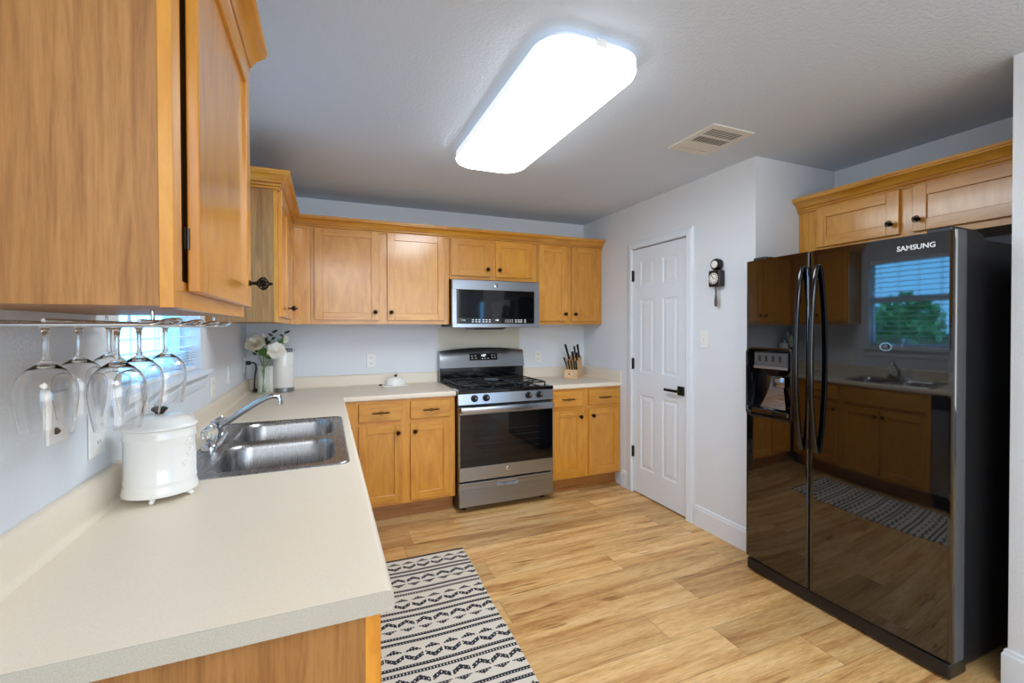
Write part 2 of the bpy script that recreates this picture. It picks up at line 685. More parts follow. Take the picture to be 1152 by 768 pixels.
# pantry door and its casing
cp = [(0, 0), (0.060, 0), (0.060, 0.010), (0.050, 0.016), (0.020, 0.014), (0.006, 0.018), (0, 0.014)]
mb = MB()
def casing_leg(y_in, sgn, z1):
    pts = [(XR - t_, y_in + sgn * d) for d, t_ in cp]
    mb.loft([[(p[0], p[1], 0.0) for p in pts], [(XR - t_, y_in + sgn * d, z1 + d) for d, t_ in cp]])
casing_leg(DY1, 1, DZ1); casing_leg(DY0, -1, DZ1)
mb.loft([[(XR - t_, DY1 + d, DZ1 + d) for d, t_ in cp], [(XR - t_, DY0 - d, DZ1 + d) for d, t_ in cp]])
struct(mb.build('trim_1', 'trim_white', smooth=35))

DF = Fr((XR + 0.003, DY1 - 0.004, 0.012), (0, -1, 0), (-1, 0, 0))   # door face plane
DW, DH = 0.614, 2.022
mb = MB()
DF.box(mb, 0, DW, 0, DH, -0.036, -0.014)
ucols = [(0.092, 0.262), (0.352, 0.522)]
vrows = [(0.212, 0.822), (1.005, 1.606), (1.712, 1.922)]
us = [0] + [a for p in ucols for a in p] + [DW]
vs = [0] + [a for p in vrows for a in p] + [DH]
for i in range(0, 6, 2):
    DF.box(mb, us[i], us[i + 1], 0, DH, -0.014, 0)
for j in range(0, 8, 2):
    for (a, c) in ucols:
        DF.box(mb, a, c, vs[j], vs[j + 1], -0.014, 0)
for (a, c) in ucols:
    for (e, f) in vrows:
        # sticking slopes down, then a raised field
        lv = [(0.0, 0.0), (0.012, -0.006), (0.020, -0.006), (0.042, -0.001)]
        mb.loft([[DF.p(a + d, e + d, w), DF.p(c - d, e + d, w), DF.p(c - d, f - d, w), DF.p(a + d, f - d, w)] for d, w in lv], 0, True, False, True)
door = struct(mb.build('door_1', 'trim_white'))
mb = MB()
hz = 0.921
mb.box(XR - 0.006, XR + 0.003, -1.378, -1.312, hz - 0.033, hz + 0.033, b=0.0015)
mb.lathe([(0.011, 0), (0.011, -0.045)], (XR - 0.004, -1.345, hz), 14, 'x')
mb.box(XR - 0.056, XR - 0.042, -1.358, -1.222, hz - 0.010, hz + 0.010, b=0.003)
h = mb.build('door_handle', 'hinge_black', door, world=True); h['label'] = 'matte black square lever handle'
for z in (1.818, 1.084, 0.344):
    mb = MB()
    mb.tube([(XR - 0.006, DY1 + 0.003, z - 0.047), (XR - 0.006, DY1 + 0.003, z + 0.047)], 0.0075, 10)
    mb.box(XR - 0.003, XR + 0.002, DY1 - 0.018, DY1 + 0.010, z - 0.045, z + 0.045)
    hh = mb.build('hinge', 'hinge_black', door); hh['label'] = 'black hinge'

# kitchen window
mb = MB()
fx0, fx1 = -0.125, -0.075
mb.box(fx0, fx1, WY0, WY0 + 0.035, WZ0, WZ1); mb.box(fx0, fx1, WY1 - 0.035, WY1, WZ0, WZ1)
mb.box(fx0, fx1, WY0 + 0.035, WY1 - 0.035, WZ0, WZ0 + 0.04); mb.box(fx0, fx1, WY0 + 0.035, WY1 - 0.035, WZ1 - 0.035, WZ1)
win = struct(mb.build('window_1', 'trim_white'))
zm = 1.64
mb = MB()
mb.box(fx0 + 0.005, fx1 + 0.01, WY0 + 0.035, WY1 - 0.035, zm - 0.025, zm + 0.025)
mb.build('meeting_rail', 'trim_white', win)
mb = MB()
mb.box(-0.102, -0.098, WY0 + 0.03, WY1 - 0.03, WZ0 + 0.03, WZ1 - 0.03)
mb.build('glass_pane', 'window_glass', win)
# stool and apron
mb = MB()
mb.box(-0.072, 0.001, WY0 + 0.001, WY1 - 0.001, WZ0 + 0.0002, WZ0 + 0.0035)
mb.box(0.0, 0.042, WY0 - 0.065, WY1 + 0.065, WZ0 - 0.020, WZ0 + 0.004, b=0.004)
mb.prism([(0, WZ0 - 0.020), (0.024, WZ0 - 0.020), (0.020, WZ0 - 0.034), (0.012, WZ0 - 0.046), (0.014, WZ0 - 0.052), (0.010, WZ0 - 0.082), (0, WZ0 - 0.088)], 'y', WY0 - 0.045, WY1 + 0.045)
struct(mb.build('trim_2', 'trim_white'))
# dining-room window
mb = MB()
for a, b_ in ((RX0, RX0 + 0.05), (RX1 - 0.05, RX1)):
    mb.box(a, b_, ROOM_Y - 0.1, ROOM_Y - 0.05, RZ0, RZ1)
for a, b_ in ((RZ0, RZ0 + 0.05), (1.15, 1.2), (RZ1 - 0.05, RZ1)):
    mb.box(RX0 + 0.05, RX1 - 0.05, ROOM_Y - 0.1, ROOM_Y - 0.05, a, b_)
w2 = struct(mb.build('window_2', 'trim_white'))
mb = MB(); mb.box(RX0 + 0.04, RX1 - 0.04, ROOM_Y - 0.078, ROOM_Y - 0.074, RZ0 + 0.04, RZ1 - 0.04)
mb.build('glass_pane', 'window_glass', w2)

# blind in the kitchen window
blind = thing('window_blind', 'white slatted blind with open slats in the window above the sink', 'blind', (-0.04, (WY0 + WY1) / 2, WZ0 + 0.004))
mb = MB(); mb.box(-0.072, -0.010, WY0 + 0.006, WY1 - 0.006, WZ1 - 0.048, WZ1 - 0.002, b=0.003)
mb.build('headrail', 'blind_white', blind)
mb = MB()
zs = []
z = 1.300
while z < WZ1 - 0.06:
    zs.append(z); z += 0.046
for z in zs:
    a = math.radians(2)
    dx, dz = 0.0245 * math.cos(a), 0.0245 * math.sin(a)
    mb.loft([[(-0.041 - dx, y, z - dz), (-0.041, y, z + 0.003), (-0.041 + dx, y, z + dz), (-0.041 + dx, y, z + dz + 0.0025), (-0.041, y, z + 0.0055), (-0.041 - dx, y, z - dz + 0.0025)] for y in (WY0 + 0.008, WY1 - 0.008)])
for k in range(5):
    z = 1.232 + 0.012 * k
    mb.box(-0.066, -0.016, WY0 + 0.008, WY1 - 0.008, z, z + 0.0028)
mb.build('slats', 'blind_white', blind)
mb = MB(); mb.box(-0.067, -0.015, WY0 + 0.008, WY1 - 0.008, WZ0 + 0.0045, WZ0 + 0.024, b=0.004)
mb.build('bottom_rail', 'blind_white', blind)
for y in (WY0 + 0.13, WY0 + 0.35, WY1 - 0.35, WY1 - 0.13):
    mb = MB()
    for x in (-0.0155, -0.0665):
        mb.tube([(x, y, WZ0 + 0.02), (x, y, WZ1 - 0.04)], 0.0016, 5)
    mb.build('ladder_cord', 'blind_white', blind)
mb = MB(); mb.tube([(-0.008, WY0 + 0.10, 1.42), (-0.008, WY0 + 0.10, WZ1 - 0.03)], 0.002, 6)
mb.lathe([(0.001, 0.03), (0.006, 0.0), (0.004, -0.02)], (-0.008, WY0 + 0.10, 1.41), 10)
mb.build('pull_cord', 'blind_white', blind)
# outside: lawn and planting seen through the window
mb = MB(); mb.box(-14, -0.2, -12, 8, -0.35, -0.25)
struct(mb.build('ground_outside', 'grass'))
for k, (x, y, r, hh) in enumerate(((-4.2, -0.2, 1.0, 1.9), (-4.8, 1.9, 1.1, 2.1), (-4.4, -2.6, 0.9, 1.7), (-4.7, -4.8, 1.1, 1.9))):
    b = thing('garden_shrub', ['leafy green shrub outside the window nearest its middle', 'leafy green shrub outside, farthest towards the back corner',
                               'smaller leafy shrub outside the window behind the blind', 'leafy shrub outside, farthest towards the dining room'][k], 'shrub', (x, y, -0.25), 0, 'shrubs outside the window')
    mb = MB(); mb.tube([(x, y, -0.25), (x + 0.05, y, 0.5), (x, y + 0.05, 1.1)], [0.06, 0.05, 0.03], 8)
    mb.build('trunk', 'bark', b)
    mb = MB()
    for i in range(1500):
        th, ph = random.uniform(0, 2 * PI), math.acos(random.uniform(-1, 1))
        q = r * random.uniform(0.55, 1.0)
        c = Vector((x + q * math.sin(ph) * math.cos(th), y + q * math.sin(ph) * math.sin(th), max(0.0, hh * 0.55 + 0.9 * q * math.cos(ph))))
        d = Vector((random.uniform(-1, 1), random.uniform(-1, 1), random.uniform(-0.6, 0.6))).normalized() * 0.12
        e = d.orthogonal().normalized() * 0.07
        mb.quad([tuple(c - d), tuple(c + e), tuple(c + d), tuple(c - e)])
    mb.build('foliage', 'hedge_leaf', b, recalc=False)

# ------------------------------------------------------------------ ceiling light and vent
LX0, LX1, LY0, LY1 = 1.245, 1.668, -2.560, -1.312
lt = thing('ceiling_light', 'long rounded white fluorescent ceiling light, switched on, above the kitchen', 'ceiling light', ((LX0 + LX1) / 2, (LY0 + LY1) / 2, H))
mb = MB()
mb.prism(rrect(LX0 + 0.03, LX1 - 0.03, LY0 + 0.03, LY1 - 0.03, 0.09), 'z', H - 0.022, H)
mb.build('base_pan', 'trim_white', lt, 40)
mb = MB()
rings = []
for d, z in ((0.001, H - 0.062), (0.006, H - 0.074), (0.020, H - 0.082), (0.05, H - 0.085)):
    rings.append([(p[0], p[1], z) for p in rrect(LX0 + d, LX1 - d, LY0 + d, LY1 - d, 0.12 - d * 0.6, 8)])
mb.loft(rings)
mb.build('diffuser', 'lamp_diffuser', lt, 50)
mb = MB()
mb.loft([[(p[0], p[1], z) for p in rrect(LX0 + d, LX1 - d, LY0 + d, LY1 - d, 0.12 - d * 0.6, 8)] for d, z in ((0.012, H - 0.022), (0.0, H - 0.028), (0.0, H - 0.0615))], 0, True, True, True)
mb.build('diffuser_rim', 'lamp_rim', lt, 50)
mb = MB(); mb.box((LX0 + LX1) / 2 - 0.02, (LX0 + LX1) / 2 + 0.02, LY0 - 0.004, LY0 + 0.008, H - 0.045, H - 0.02)
mb.build('latch', 'plastic_white', lt)

VX0, VX1, VY0, VY1 = 2.372, 2.660, -2.190, -1.862
vt = thing('ceiling_vent', 'white rectangular air vent with three louvre banks in the ceiling', 'vent', ((VX0 + VX1) / 2, (VY0 + VY1) / 2, H))
mb = MB()
a, b_ = 0.034, 0.040
mb.box(VX0, VX0 + a, VY0, VY1, H - 0.007, H); mb.box(VX1 - a, VX1, VY0, VY1, H - 0.007, H)
mb.box(VX0 + a, VX1 - a, VY0, VY0 + b_, H - 0.007, H); mb.box(VX0 + a, VX1 - a, VY1 - b_, VY1, H - 0.007, H)
ys = [VY0 + b_ + (VY1 - VY0 - 2 * b_) * k / 3 for k in range(4)]
for y in ys[1:3]:
    mb.box(VX0 + a, VX1 - a, y - 0.007, y + 0.007, H - 0.007, H)
mb.build('frame', 'vent_white', vt)
mb = MB(); mb.box(VX0 + 0.02, VX1 - 0.02, VY0 + 0.02, VY1 - 0.02, H - 0.0015, H)
mb.build('backing', 'vent_slot', vt)
for bank in range(3):
    y0, y1 = ys[bank] + 0.006, ys[bank + 1] - 0.006
    mb = MB()
    if bank == 1:
        n = 11
        for k in range(n):
            x = VX0 + a + (VX1 - VX0 - 2 * a) * (k + 0.5) / n
            mb.box(x - 0.0026, x + 0.0026, y0, y1, H - 0.0065, H - 0.0045)
    else:
        n = 5
        for k in range(n):
            y = y0 + (y1 - y0) * (k + 0.5) / n
            w = 0.0020 if bank == 0 else 0.0068
            mb.box(VX0 + a, VX1 - a, y - w, y + w, H - 0.0065, H - 0.0045)
    mb.build('louvres', 'vent_white', vt)

# ------------------------------------------------------------------ cabinet hardware
def knob_mesh():
    """bird-cage knob pointing along +x, base at origin"""
    mb = MB()
    mb.lathe([(0.007, 0), (0.007, 0.003), (0.0042, 0.005), (0.0042, 0.015), (0.007, 0.017), (0.006, 0.020)], n=12, axis='x')
    R, x0, L = 0.0145, 0.018, 0.026
    for k in range(8):
        for tw in (1, -1):
            pts = []
            for i in range(9):
                f = i / 8
                a = 2 * PI * k / 8 + tw * f * 1.4
                r = 0.004 + R * 0.85 * math.sin(PI * f) ** 0.75
                pts.append((x0 + L * f, r * math.cos(a), r * math.sin(a)))
            mb.tube(pts, 0.0013, 5)
    mb.lathe([(0.009, 0.0), (0.010, 0.006), (0.006, 0.014)], (x0 + 0.006, 0, 0), 10, 'x')
    mb.lathe([(0.006, 0), (0.0045, 0.004), (0.0035, 0.010), (0.001, 0.012)], (x0 + L - 0.002, 0, 0), 10, 'x')
    return mb


def pull_mesh():
    """bird-cage bar pull along y, facing +x"""
    mb = MB()
    for s in (-1, 1):
        mb.tube([(0, s * 0.048, 0), (0.018, s * 0.048, 0), (0.026, s * 0.050, 0)], 0.0038, 8)
        mb.tube([(0.026, s * 0.012, 0), (0.027, s * 0.030, 0), (0.026, s * 0.062, 0)], [0.0036, 0.0050, 0.0030], 8)
    for k in range(6):
        pts = []
        for i in range(9):
            f = i / 8
            a = 2 * PI * k / 6 + f * 2.2
            r = 0.002 + 0.0085 * math.sin(PI * f)
            pts.append((0.026 + r * math.cos(a), -0.016 + 0.032 * f, r * math.sin(a)))
        mb.tube(pts, 0.0014, 5)
    return mb


_k = knob_mesh().build('knob', 'bronze_dark', smooth=50); KNOB = _k.data; bpy.data.objects.remove(_k)
_p = pull_mesh().build('pull', 'bronze_dark', smooth=50); PULL = _p.data; bpy.data.objects.remove(_p)


def hardware(kind, me, parent, fr, u, v, w, big=1.0):
    o = bpy.data.objects.new(kind, me)
    COL.objects.link(o)
    o.parent = parent
    W = fr.w
    o.rotation_euler = (0, 0, math.atan2(W.y, W.x))
    o.location = Vector(fr.p(u, v, w)) - root_loc(parent)
    o.scale = (big, big, big)
    o['label'] = 'dark bronze bird-cage ' + ('knob' if kind == 'knob' else 'pull')
    return o


def shaker(cab, fr, u0, u1, v0, v1, w0, name='door', knob=None, stile=0.056, kw=1.0):
    T = 0.019
    mb = MB()
    b = 0.0018
    fr.box(mb, u0, u0 + stile, v0, v1, w0, w0 + T, 0, b); fr.box(mb, u1 - stile, u1, v0, v1, w0, w0 + T, 0, b)
    fr.box(mb, u0 + stile, u1 - stile, v0, v0 + stile, w0, w0 + T, 1, b); fr.box(mb, u0 + stile, u1 - stile, v1 - stile, v1, w0, w0 + T, 1, b)
    fr.box(mb, u0 + stile - 0.004, u1 - stile + 0.004, v0 + stile - 0.004, v1 - stile + 0.004, w0 + 0.002, w0 + 0.010, 2)
    d = mb.build(name, ['maple_vertical', 'maple_horizontal', 'maple_panel'], cab)
    if knob:
        hardware('knob', KNOB, d, fr, knob[0], knob[1], w0 + T, kw)
    return d


def drawer_front(cab, fr, u0, u1, v0, v1, w0, pull=True, name='drawer'):
    mb = MB()
    fr.box(mb, u0, u1, v0, v1, w0, w0 + 0.019, 0, 0.004)
    d = mb.build(name, ['maple_horizontal'], cab)
    if pull:
        hardware('pull', PULL, d, fr, (u0 + u1) / 2, (v0 + v1) / 2, w0 + 0.019)
    return d


def face_frame(cab, fr, u0, u1, v0, v1, stiles, rails, sw=0.038, w1=0.019):
    """stiles: list of (ua, ub), rails: list of (va, vb, ua, ub)"""
    mb = MB()
    for a, b_ in stiles:
        fr.box(mb, a, b_, v0, v1, 0, w1, 0, 0.0008)
    for a, b_, c, d in rails:
        fr.box(mb, c, d, a, b_, 0.0005, w1 - 0.0004, 1)
    return mb.build('face_frame', ['maple_vertical', 'maple_horizontal'], cab)


# ---------------- back-wall upper cabinets (u = x, outwards = -y)
UF = Fr((0, -0.300, 0), (1, 0, 0), (0, -1, 0))   # face-frame back plane; frame front at y=-0.319


def carcass(name_parts, cab, x0, x1, y0, y1, z0, z1, mat='oak_veneer'):
    mb = MB()
    mb.box(x0, x1, y0, y1, z0, z1)
    return mb.build(name_parts, mat, cab)


def upper(label, x0, x1, z0, z1, doors, knobs, filler=None):
    cab = thing('upper_cabinet', label, 'cabinet', ((x0 + x1) / 2, -0.002, z0))
    carcass('carcass', cab, x0 + 0.001, x1 - 0.001, -0.300, -0.002, z0 + 0.004, z1 - 0.002)
    st = []
    prev = x0 + 0.0005
    for a, b_ in doors:
        st.append((prev, a + 0.012)); prev = b_ - 0.012
    st.append((prev, x1 - 0.0005))
    face_frame(cab, UF, x0, x1, z0, z1, st, [(z0, z0 + 0.045, x0 + 0.01, x1 - 0.01), (z1 - 0.045, z1, x0 + 0.01, x1 - 0.01)])
    for (a, b_), k in zip(doors, knobs):
        zt = z1 - 0.012
        zb = z0 + (0.030 if z1 - z0 > 0.5 else 0.028)
        shaker(cab, UF, a, b_, zb, zt, 0.019, knob=(k, zb + (0.062 if z1 - z0 > 0.5 else 0.058)))
    return cab


upper('honey maple upper cabinet in the corner left of the microwave, two tall doors', 0.455, 1.487, UB, UT, [(0.481, 0.934), (0.996, 1.447)], [0.905, 1.025])
upper('short honey maple upper cabinet directly above the microwave, two small doors', 1.489, 2.277, 1.788, UT, [(1.498, 1.838), (1.886, 2.228)], [1.810, 1.914])
upper('narrow honey maple upper cabinet right of the microwave, above the knife block', 2.279, XR - 0.002, UB, UT, [(2.292, 2.574), (2.622, 2.914)], [2.548, 2.650])

# ---------------- left-wall upper cabinets (u = -y, outwards = +x)
LF = Fr((0.306, 0, 0), (0, -1, 0), (1, 0, 0))    # frame front at x=0.325
CY = -1.255
cab = thing('upper_cabinet', 'honey maple upper cabinet on the window wall, between the window and the back corner', 'cabinet', (0.16, -0.6, UB))
carcass('carcass', cab, 0.001, 0.306, CY + 0.001, -0.325, UB + 0.004, UT - 0.002)
mb = MB(); mb.box(0.306, 0.454, -0.318, -0.300, UB, UT); mb.box(0.306, 0.325, -0.340, -0.302, UB, UT)
mb.build('corner_filler', 'maple_vertical', cab)
face_frame(cab, LF, 0.341, -CY, UB, UT, [(0.341, 0.40), (0.755, 0.815), (-CY - 0.045, -CY)], [(UB, UB + 0.045, 0.36, -CY - 0.01), (UT - 0.045, UT, 0.36, -CY - 0.01)])
shaker(cab, LF, 0.802, 1.218, UB + 0.03, UT - 0.012, 0.019, knob=(0.832, UB + 0.092))
shaker(cab, LF, 0.388, 0.768, UB + 0.03, UT - 0.012, 0.019)

NY0, NY1 = -3.052, -2.40
LF1 = Fr((0.317, 0, 0), (0, -1, 0), (1, 0, 0))   # frame front at x=0.336
cab1 = thing('upper_cabinet', 'large near maple upper cabinet with oak veneer side, above the hanging wine glasses', 'cabinet', (0.16, (NY0 + NY1) / 2, UB))
carcass('carcass', cab1, 0.001, 0.317, NY0 + 0.003, NY1 - 0.001, UB + 0.003, UT - 0.002)
face_frame(cab1, LF1, -NY1, -NY0, UB, UT, [(-NY1, -NY1 + 0.045), (-NY0 - 0.045, -NY0)], [(UB, UB + 0.045, -NY1 + 0.01, -NY0 - 0.01), (UT - 0.045, UT, -NY1 + 0.01, -NY0 - 0.01)])
d1 = shaker(cab1, LF1, 2.412, 2.982, UB + 0.03, UT - 0.010, 0.0205, knob=(2.442, UB + 0.096), kw=1.1)
for z in (UB + 0.12, UT - 0.13):
    mb = MB()
    mb.box(0.3362, 0.3375, -2.992, -2.978, z - 0.018, z + 0.018)
    mb.tube([(0.3395, -2.9855, z - 0.018), (0.3395, -2.9855, z + 0.018)], 0.0026, 8)
    hh = mb.build('hinge', 'pewter', d1); hh['label'] = 'small nickel hinge'

# ---------------- crown mouldings
CRP = [(0, 2.112), (0.012, 2.112), (0.014, 2.120), (0.007, 2.1215), (0.007, 2.1245), (0.016, 2.126), (0.021, 2.135), (0.013, 2.1365), (0.013, 2.140), (0.024, 2.142), (0.030, 2.152), (0.040, 2.164), (0.053, 2.172), (0.062, 2.176), (0.062, 2.182), (0.066, 2.186), (0.066, 2.198), (0, 2.198)]
mb = MB(); moulding(mb, [(0.001, CY), (0.325, CY), (0.325, -0.319), (XR - 0.001, -0.319)], CRP)
tag(mb.build('crown_moulding', 'maple_horizontal', smooth=35), 'long honey maple crown moulding running round the corner along the back-wall cabinets', 'moulding')
mb = MB(); moulding(mb, [(0.001, NY0), (0.336, NY0), (0.336, NY1)], CRP)
tag(mb.build('crown_moulding', 'maple_horizontal', smooth=35), 'maple crown moulding on top of the near cabinet above the wine glasses', 'moulding')
AX = 3.335
mb = MB(); moulding(mb, [(AX, Y1 - 0.002), (AX, Y2 + 0.002)], [(d, z - 0.012) for d, z in CRP])
tag(mb.build('crown_moulding', 'maple_horizontal', smooth=35), 'maple crown moulding on the cabinet over the black fridge', 'moulding')

# ---------------- cabinet over the fridge (u = -y, outwards = -x)
AF = Fr((AX + 0.019, 0, 0), (0, -1, 0), (-1, 0, 0))
cab = thing('upper_cabinet', 'wide low maple cabinet in the alcove above the black fridge', 'cabinet', (3.5, -2.5, 1.83))
carcass('carcass', cab, AX + 0.019, XA - 0.002, Y2 + 0.003, Y1 - 0.003, 1.840, 2.118)
a0, a1 = -Y1 + 0.002, -Y2 - 0.002
face_frame(cab, AF, a0, a1, 1.835, 2.120, [(a0, 2.11), (2.50, 2.57), (2.985, a1)], [(1.835, 1.875, a0 + 0.01, a1 - 0.01), (2.085, 2.120, a0 + 0.01, a1 - 0.01)])
shaker(cab, AF, 2.078, 2.508, 1.868, 2.100, 0.019, knob=(2.478, 1.925), stile=0.058)
shaker(cab, AF, 2.566, 2.996, 1.868, 2.100, 0.019, knob=(2.596, 1.925), stile=0.058)

# ------------------------------------------------------------------ base cabinets
BF = Fr((0, -0.591, 0), (1, 0, 0), (0, -1, 0))     # frame front at y=-0.610
BZ, BT = 0.118, 0.874


def base_back(label, x0, x1, cols):
    cab = thing('base_cabinet', label, 'cabinet', ((x0 + x1) / 2, -0.3, 0))
    carcass('carcass', cab, x0 + 0.001, x1 - 0.001, -0.591, -0.003, BZ, BT)
    st = []
    prev = x0
    for a, b_ in cols:
        st.append((prev, a + 0.012)); prev = b_ - 0.012
    st.append((prev, x1))
    face_frame(cab, BF, x0, x1, BZ, BT, st, [(BZ, BZ + 0.035, x0 + .01, x1 - .01), (0.688, 0.742, x0 + .01, x1 - .01), (BT - 0.035, BT, x0 + .01, x1 - .01)])
    for i, (a, b_) in enumerate(cols):
        drawer_front(cab, BF, a, b_, 0.726, 0.855, 0.019)
        k = b_ - 0.030 if i == 0 else a + 0.030
        shaker(cab, BF, a, b_, 0.140, 0.697, 0.019, knob=(k, 0.640))
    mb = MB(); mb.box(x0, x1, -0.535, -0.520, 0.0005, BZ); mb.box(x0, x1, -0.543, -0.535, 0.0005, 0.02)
    mb.build('toe_kick', 'toe_maple_shaded', cab)
    return cab


base_back('honey maple base cabinet left of the range with two drawers over two doors', 0.66, 1.452, [(0.762, 1.058), (1.117, 1.414)])
base_back('honey maple base cabinet right of the range, beside the white pantry door', 2.256, XR - 0.002, [(2.273, 2.560), (2.621, 2.930)])

GF = Fr((0.622, 0, 0), (0, -1, 0), (1, 0, 0))       # left run, frame front x=0.641


def base_left(label, u0, u1, cols, false_front=False):
    cab = thing('base_cabinet', label, 'cabinet', (0.3, -(u0 + u1) / 2, 0))
    if not false_front:
        carcass('carcass', cab, 0.003, 0.622, -u1 + 0.001, -u0 - 0.001, BZ, BT)
    else:
        mb = MB()
        for a, b_ in ((u0, u0 + 0.018), (u1 - 0.018, u1)):
            mb.box(0.003, 0.622, -b_, -a, BZ, BT)
        mb.box(0.003, 0.622, -u1, -u0, BZ, BZ + 0.018)
        mb.build('carcass', 'oak_veneer', cab)
    st = []
    prev = u0
    for a, b_ in cols:
        st.append((prev, a + 0.012)); prev = b_ - 0.012
    st.append((prev, u1))
    face_frame(cab, GF, u0, u1, BZ, BT, st, [(BZ, BZ + 0.035, u0 + .01, u1 - .01), (0.688, 0.742, u0 + .01, u1 - .01), (BT - 0.035, BT, u0 + .01, u1 - .01)])
    if false_front:
        drawer_front(cab, GF, cols[0][0], cols[-1][1], 0.726, 0.855, 0.019, False, 'false_front')
    for i, (a, b_) in enumerate(cols):
        if not false_front:
            drawer_front(cab, GF, a, b_, 0.726, 0.855, 0.019)
        k = b_ - 0.030 if i == 0 else a + 0.030
        shaker(cab, GF, a, b_, 0.140, 0.697, 0.019, knob=(k, 0.640))
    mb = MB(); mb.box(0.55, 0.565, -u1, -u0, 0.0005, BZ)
    mb.build('toe_kick', 'toe_maple_shaded', cab)
    return cab


base_left('narrow maple base cabinet on the sink run, next to the inside corner', 0.655, 1.33, [(0.86, 1.30)])
base_left('maple sink base cabinet with two doors below the stainless sink', 1.332, 2.248, [(1.375, 1.781), (1.797, 2.205)], True)

# dishwasher and the end panel of the run
dw = thing('dishwasher', 'stainless dishwasher with black control strip beside the sink cabinet', 'dishwasher', (0.33, -2.553, 0))
mb = MB(); mb.box(0.03, 0.615, -2.853, -2.252, 0.08, 0.868)
mb.build('body', 'black_plastic', dw)
mb = MB(); mb.box(0.616, 0.645, -2.851, -2.254, 0.12, 0.765, b=0.004)
mb.build('door', 'stainless', dw)
mb = MB(); mb.box(0.616, 0.648, -2.851, -2.254, 0.77, 0.866, b=0.004)
mb.build('control_strip', 'cooktop_black', dw)
mb = MB(); mb.box(0.555, 0.57, -2.851, -2.254, 0.001, 0.08)
mb.build('toe_kick', 'black_plastic', dw)
ep = thing('end_panel', 'oak veneer end panel under the near end of the beige worktop', 'panel', (0.32, -3.02, 0))
mb = MB(); mb.box(0.003, 0.620, -3.034, -2.856, 0.0005, BT)
mb.build('panel', 'oak_veneer', ep)
mb = MB(); mb.box(0.620, 0.648, -3.036, -2.856, 0.0005, BT, b=0.001)
mb.build('stile', 'maple_vertical', ep)

# ------------------------------------------------------------------ worktops
CFX, CFY, CEND, ZU = 0.667, -0.632, -3.082, 0.876
SX0, SX1, SY0, SY1 = 0.098, 0.632, -2.252, -1.352
def edge_prof(n=5, r=0.014):
    pr = [(-0.03, ZC)]
    for k in range(n + 1):
        a = PI / 2 * k / n
        pr.append((-r + r * math.sin(a), ZC - r + r * math.cos(a)))
    for k in range(n + 1):
        a = PI / 2 * k / n
        pr.append((-0.008 + 0.008 * math.cos(a), ZU + 0.008 - 0.008 * math.sin(a)))
    pr.append((-0.03, ZU))
    return pr
wt = thing('worktop', 'L-shaped beige laminate worktop running from the near end round the corner to the range', 'worktop', (0.33, -1.5, ZU))
mb = MB()
ie = 0.03
x_in, y_in = CFX - ie, CFY + ie
xr = 1.456
cut = 0.012
# slab rectangles around the sink cutout, top and underside
for (a, b_, c, d) in ((0.001, SX0 + cut, CEND, -0.001), (SX0 + cut, SX1 - cut, CEND, SY0 + cut), (SX0 + cut, SX1 - cut, SY1 - cut, -0.001),
                      (SX1 - cut, x_in, CEND, -0.001), (x_in, xr, y_in, -0.001)):
    mb.quad([(a, c, ZC), (b_, c, ZC), (b_, d, ZC), (a, d, ZC)])
    mb.quad([(a, c, ZU), (a, d, ZU), (b_, d, ZU), (b_, c, ZU)])
pr = edge_prof()
path = [(CFX, CEND), (CFX, CFY), (xr, CFY)]
cols = [offset_path(path, d) for d, z in pr]
mb.loft([[(cols[k][i].x, cols[k][i].y, pr[k][1]) for k in range(len(pr))] for i in range(3)], 0, False)
mb.quad([(xr, CFY + 0.002, ZU), (xr, -0.001, ZU), (xr, -0.001, ZC), (xr, CFY + 0.012, ZC)])
mb.build('slab', 'laminate', wt, 40, recalc=False)
mb = MB()
pts = [(0.001, ZU), (0.001, ZC)] + [(CFX + d, z) for d, z in pr[1:-1]]
mb.prism(pts, 'y', CEND - 0.0015, CEND)
e_ = mb.build('end_cap', 'laminate_edge_shaded', wt); e_['label'] = 'cut laminate end, greyed by shade put into its colour'
# coved backsplash strips
SPL = [(0, ZC), (0.034, ZC), (0.026, ZC + 0.003), (0.021, ZC + 0.010), (0.019, ZC + 0.02), (0.019, 0.992), (0.016, 1.001), (0.010, 1.006), (0, 1.006)]
mb = MB(); moulding(mb, [(0.001, CEND), (0.001, -0.001), (xr, -0.001)], SPL)
mb.build('backsplash', 'laminate', wt, 50)
wt2 = thing('worktop', 'short beige laminate worktop between the range and the pantry wall, under the knife block', 'worktop', (2.6, -0.3, ZU))
mb = MB()
x0 = 2.250
mb.quad([(x0, y_in, ZC), (XR - 0.001, y_in, ZC), (XR - 0.001, -0.001, ZC), (x0, -0.001, ZC)])
mb.quad([(x0, y_in, ZU), (x0, -0.001, ZU), (XR - 0.001, -0.001, ZU), (XR - 0.001, y_in, ZU)])
cols = [offset_path([(x0, CFY), (XR - 0.001, CFY)], d) for d, z in pr]
mb.loft([[(cols[k][i].x, cols[k][i].y, pr[k][1]) for k in range(len(pr))] for i in range(2)], 0, False)
mb.quad([(x0, CFY + 0.002, ZU), (x0, CFY + 0.012, ZC), (x0, -0.001, ZC), (x0, -0.001, ZU)])
mb.build('slab', 'laminate', wt2, 40, recalc=False)
mb = MB(); moulding(mb, [(x0, -0.001), (XR - 0.001, -0.001), (XR - 0.001, CFY)], SPL)
mb.build('backsplash', 'laminate', wt2, 50)

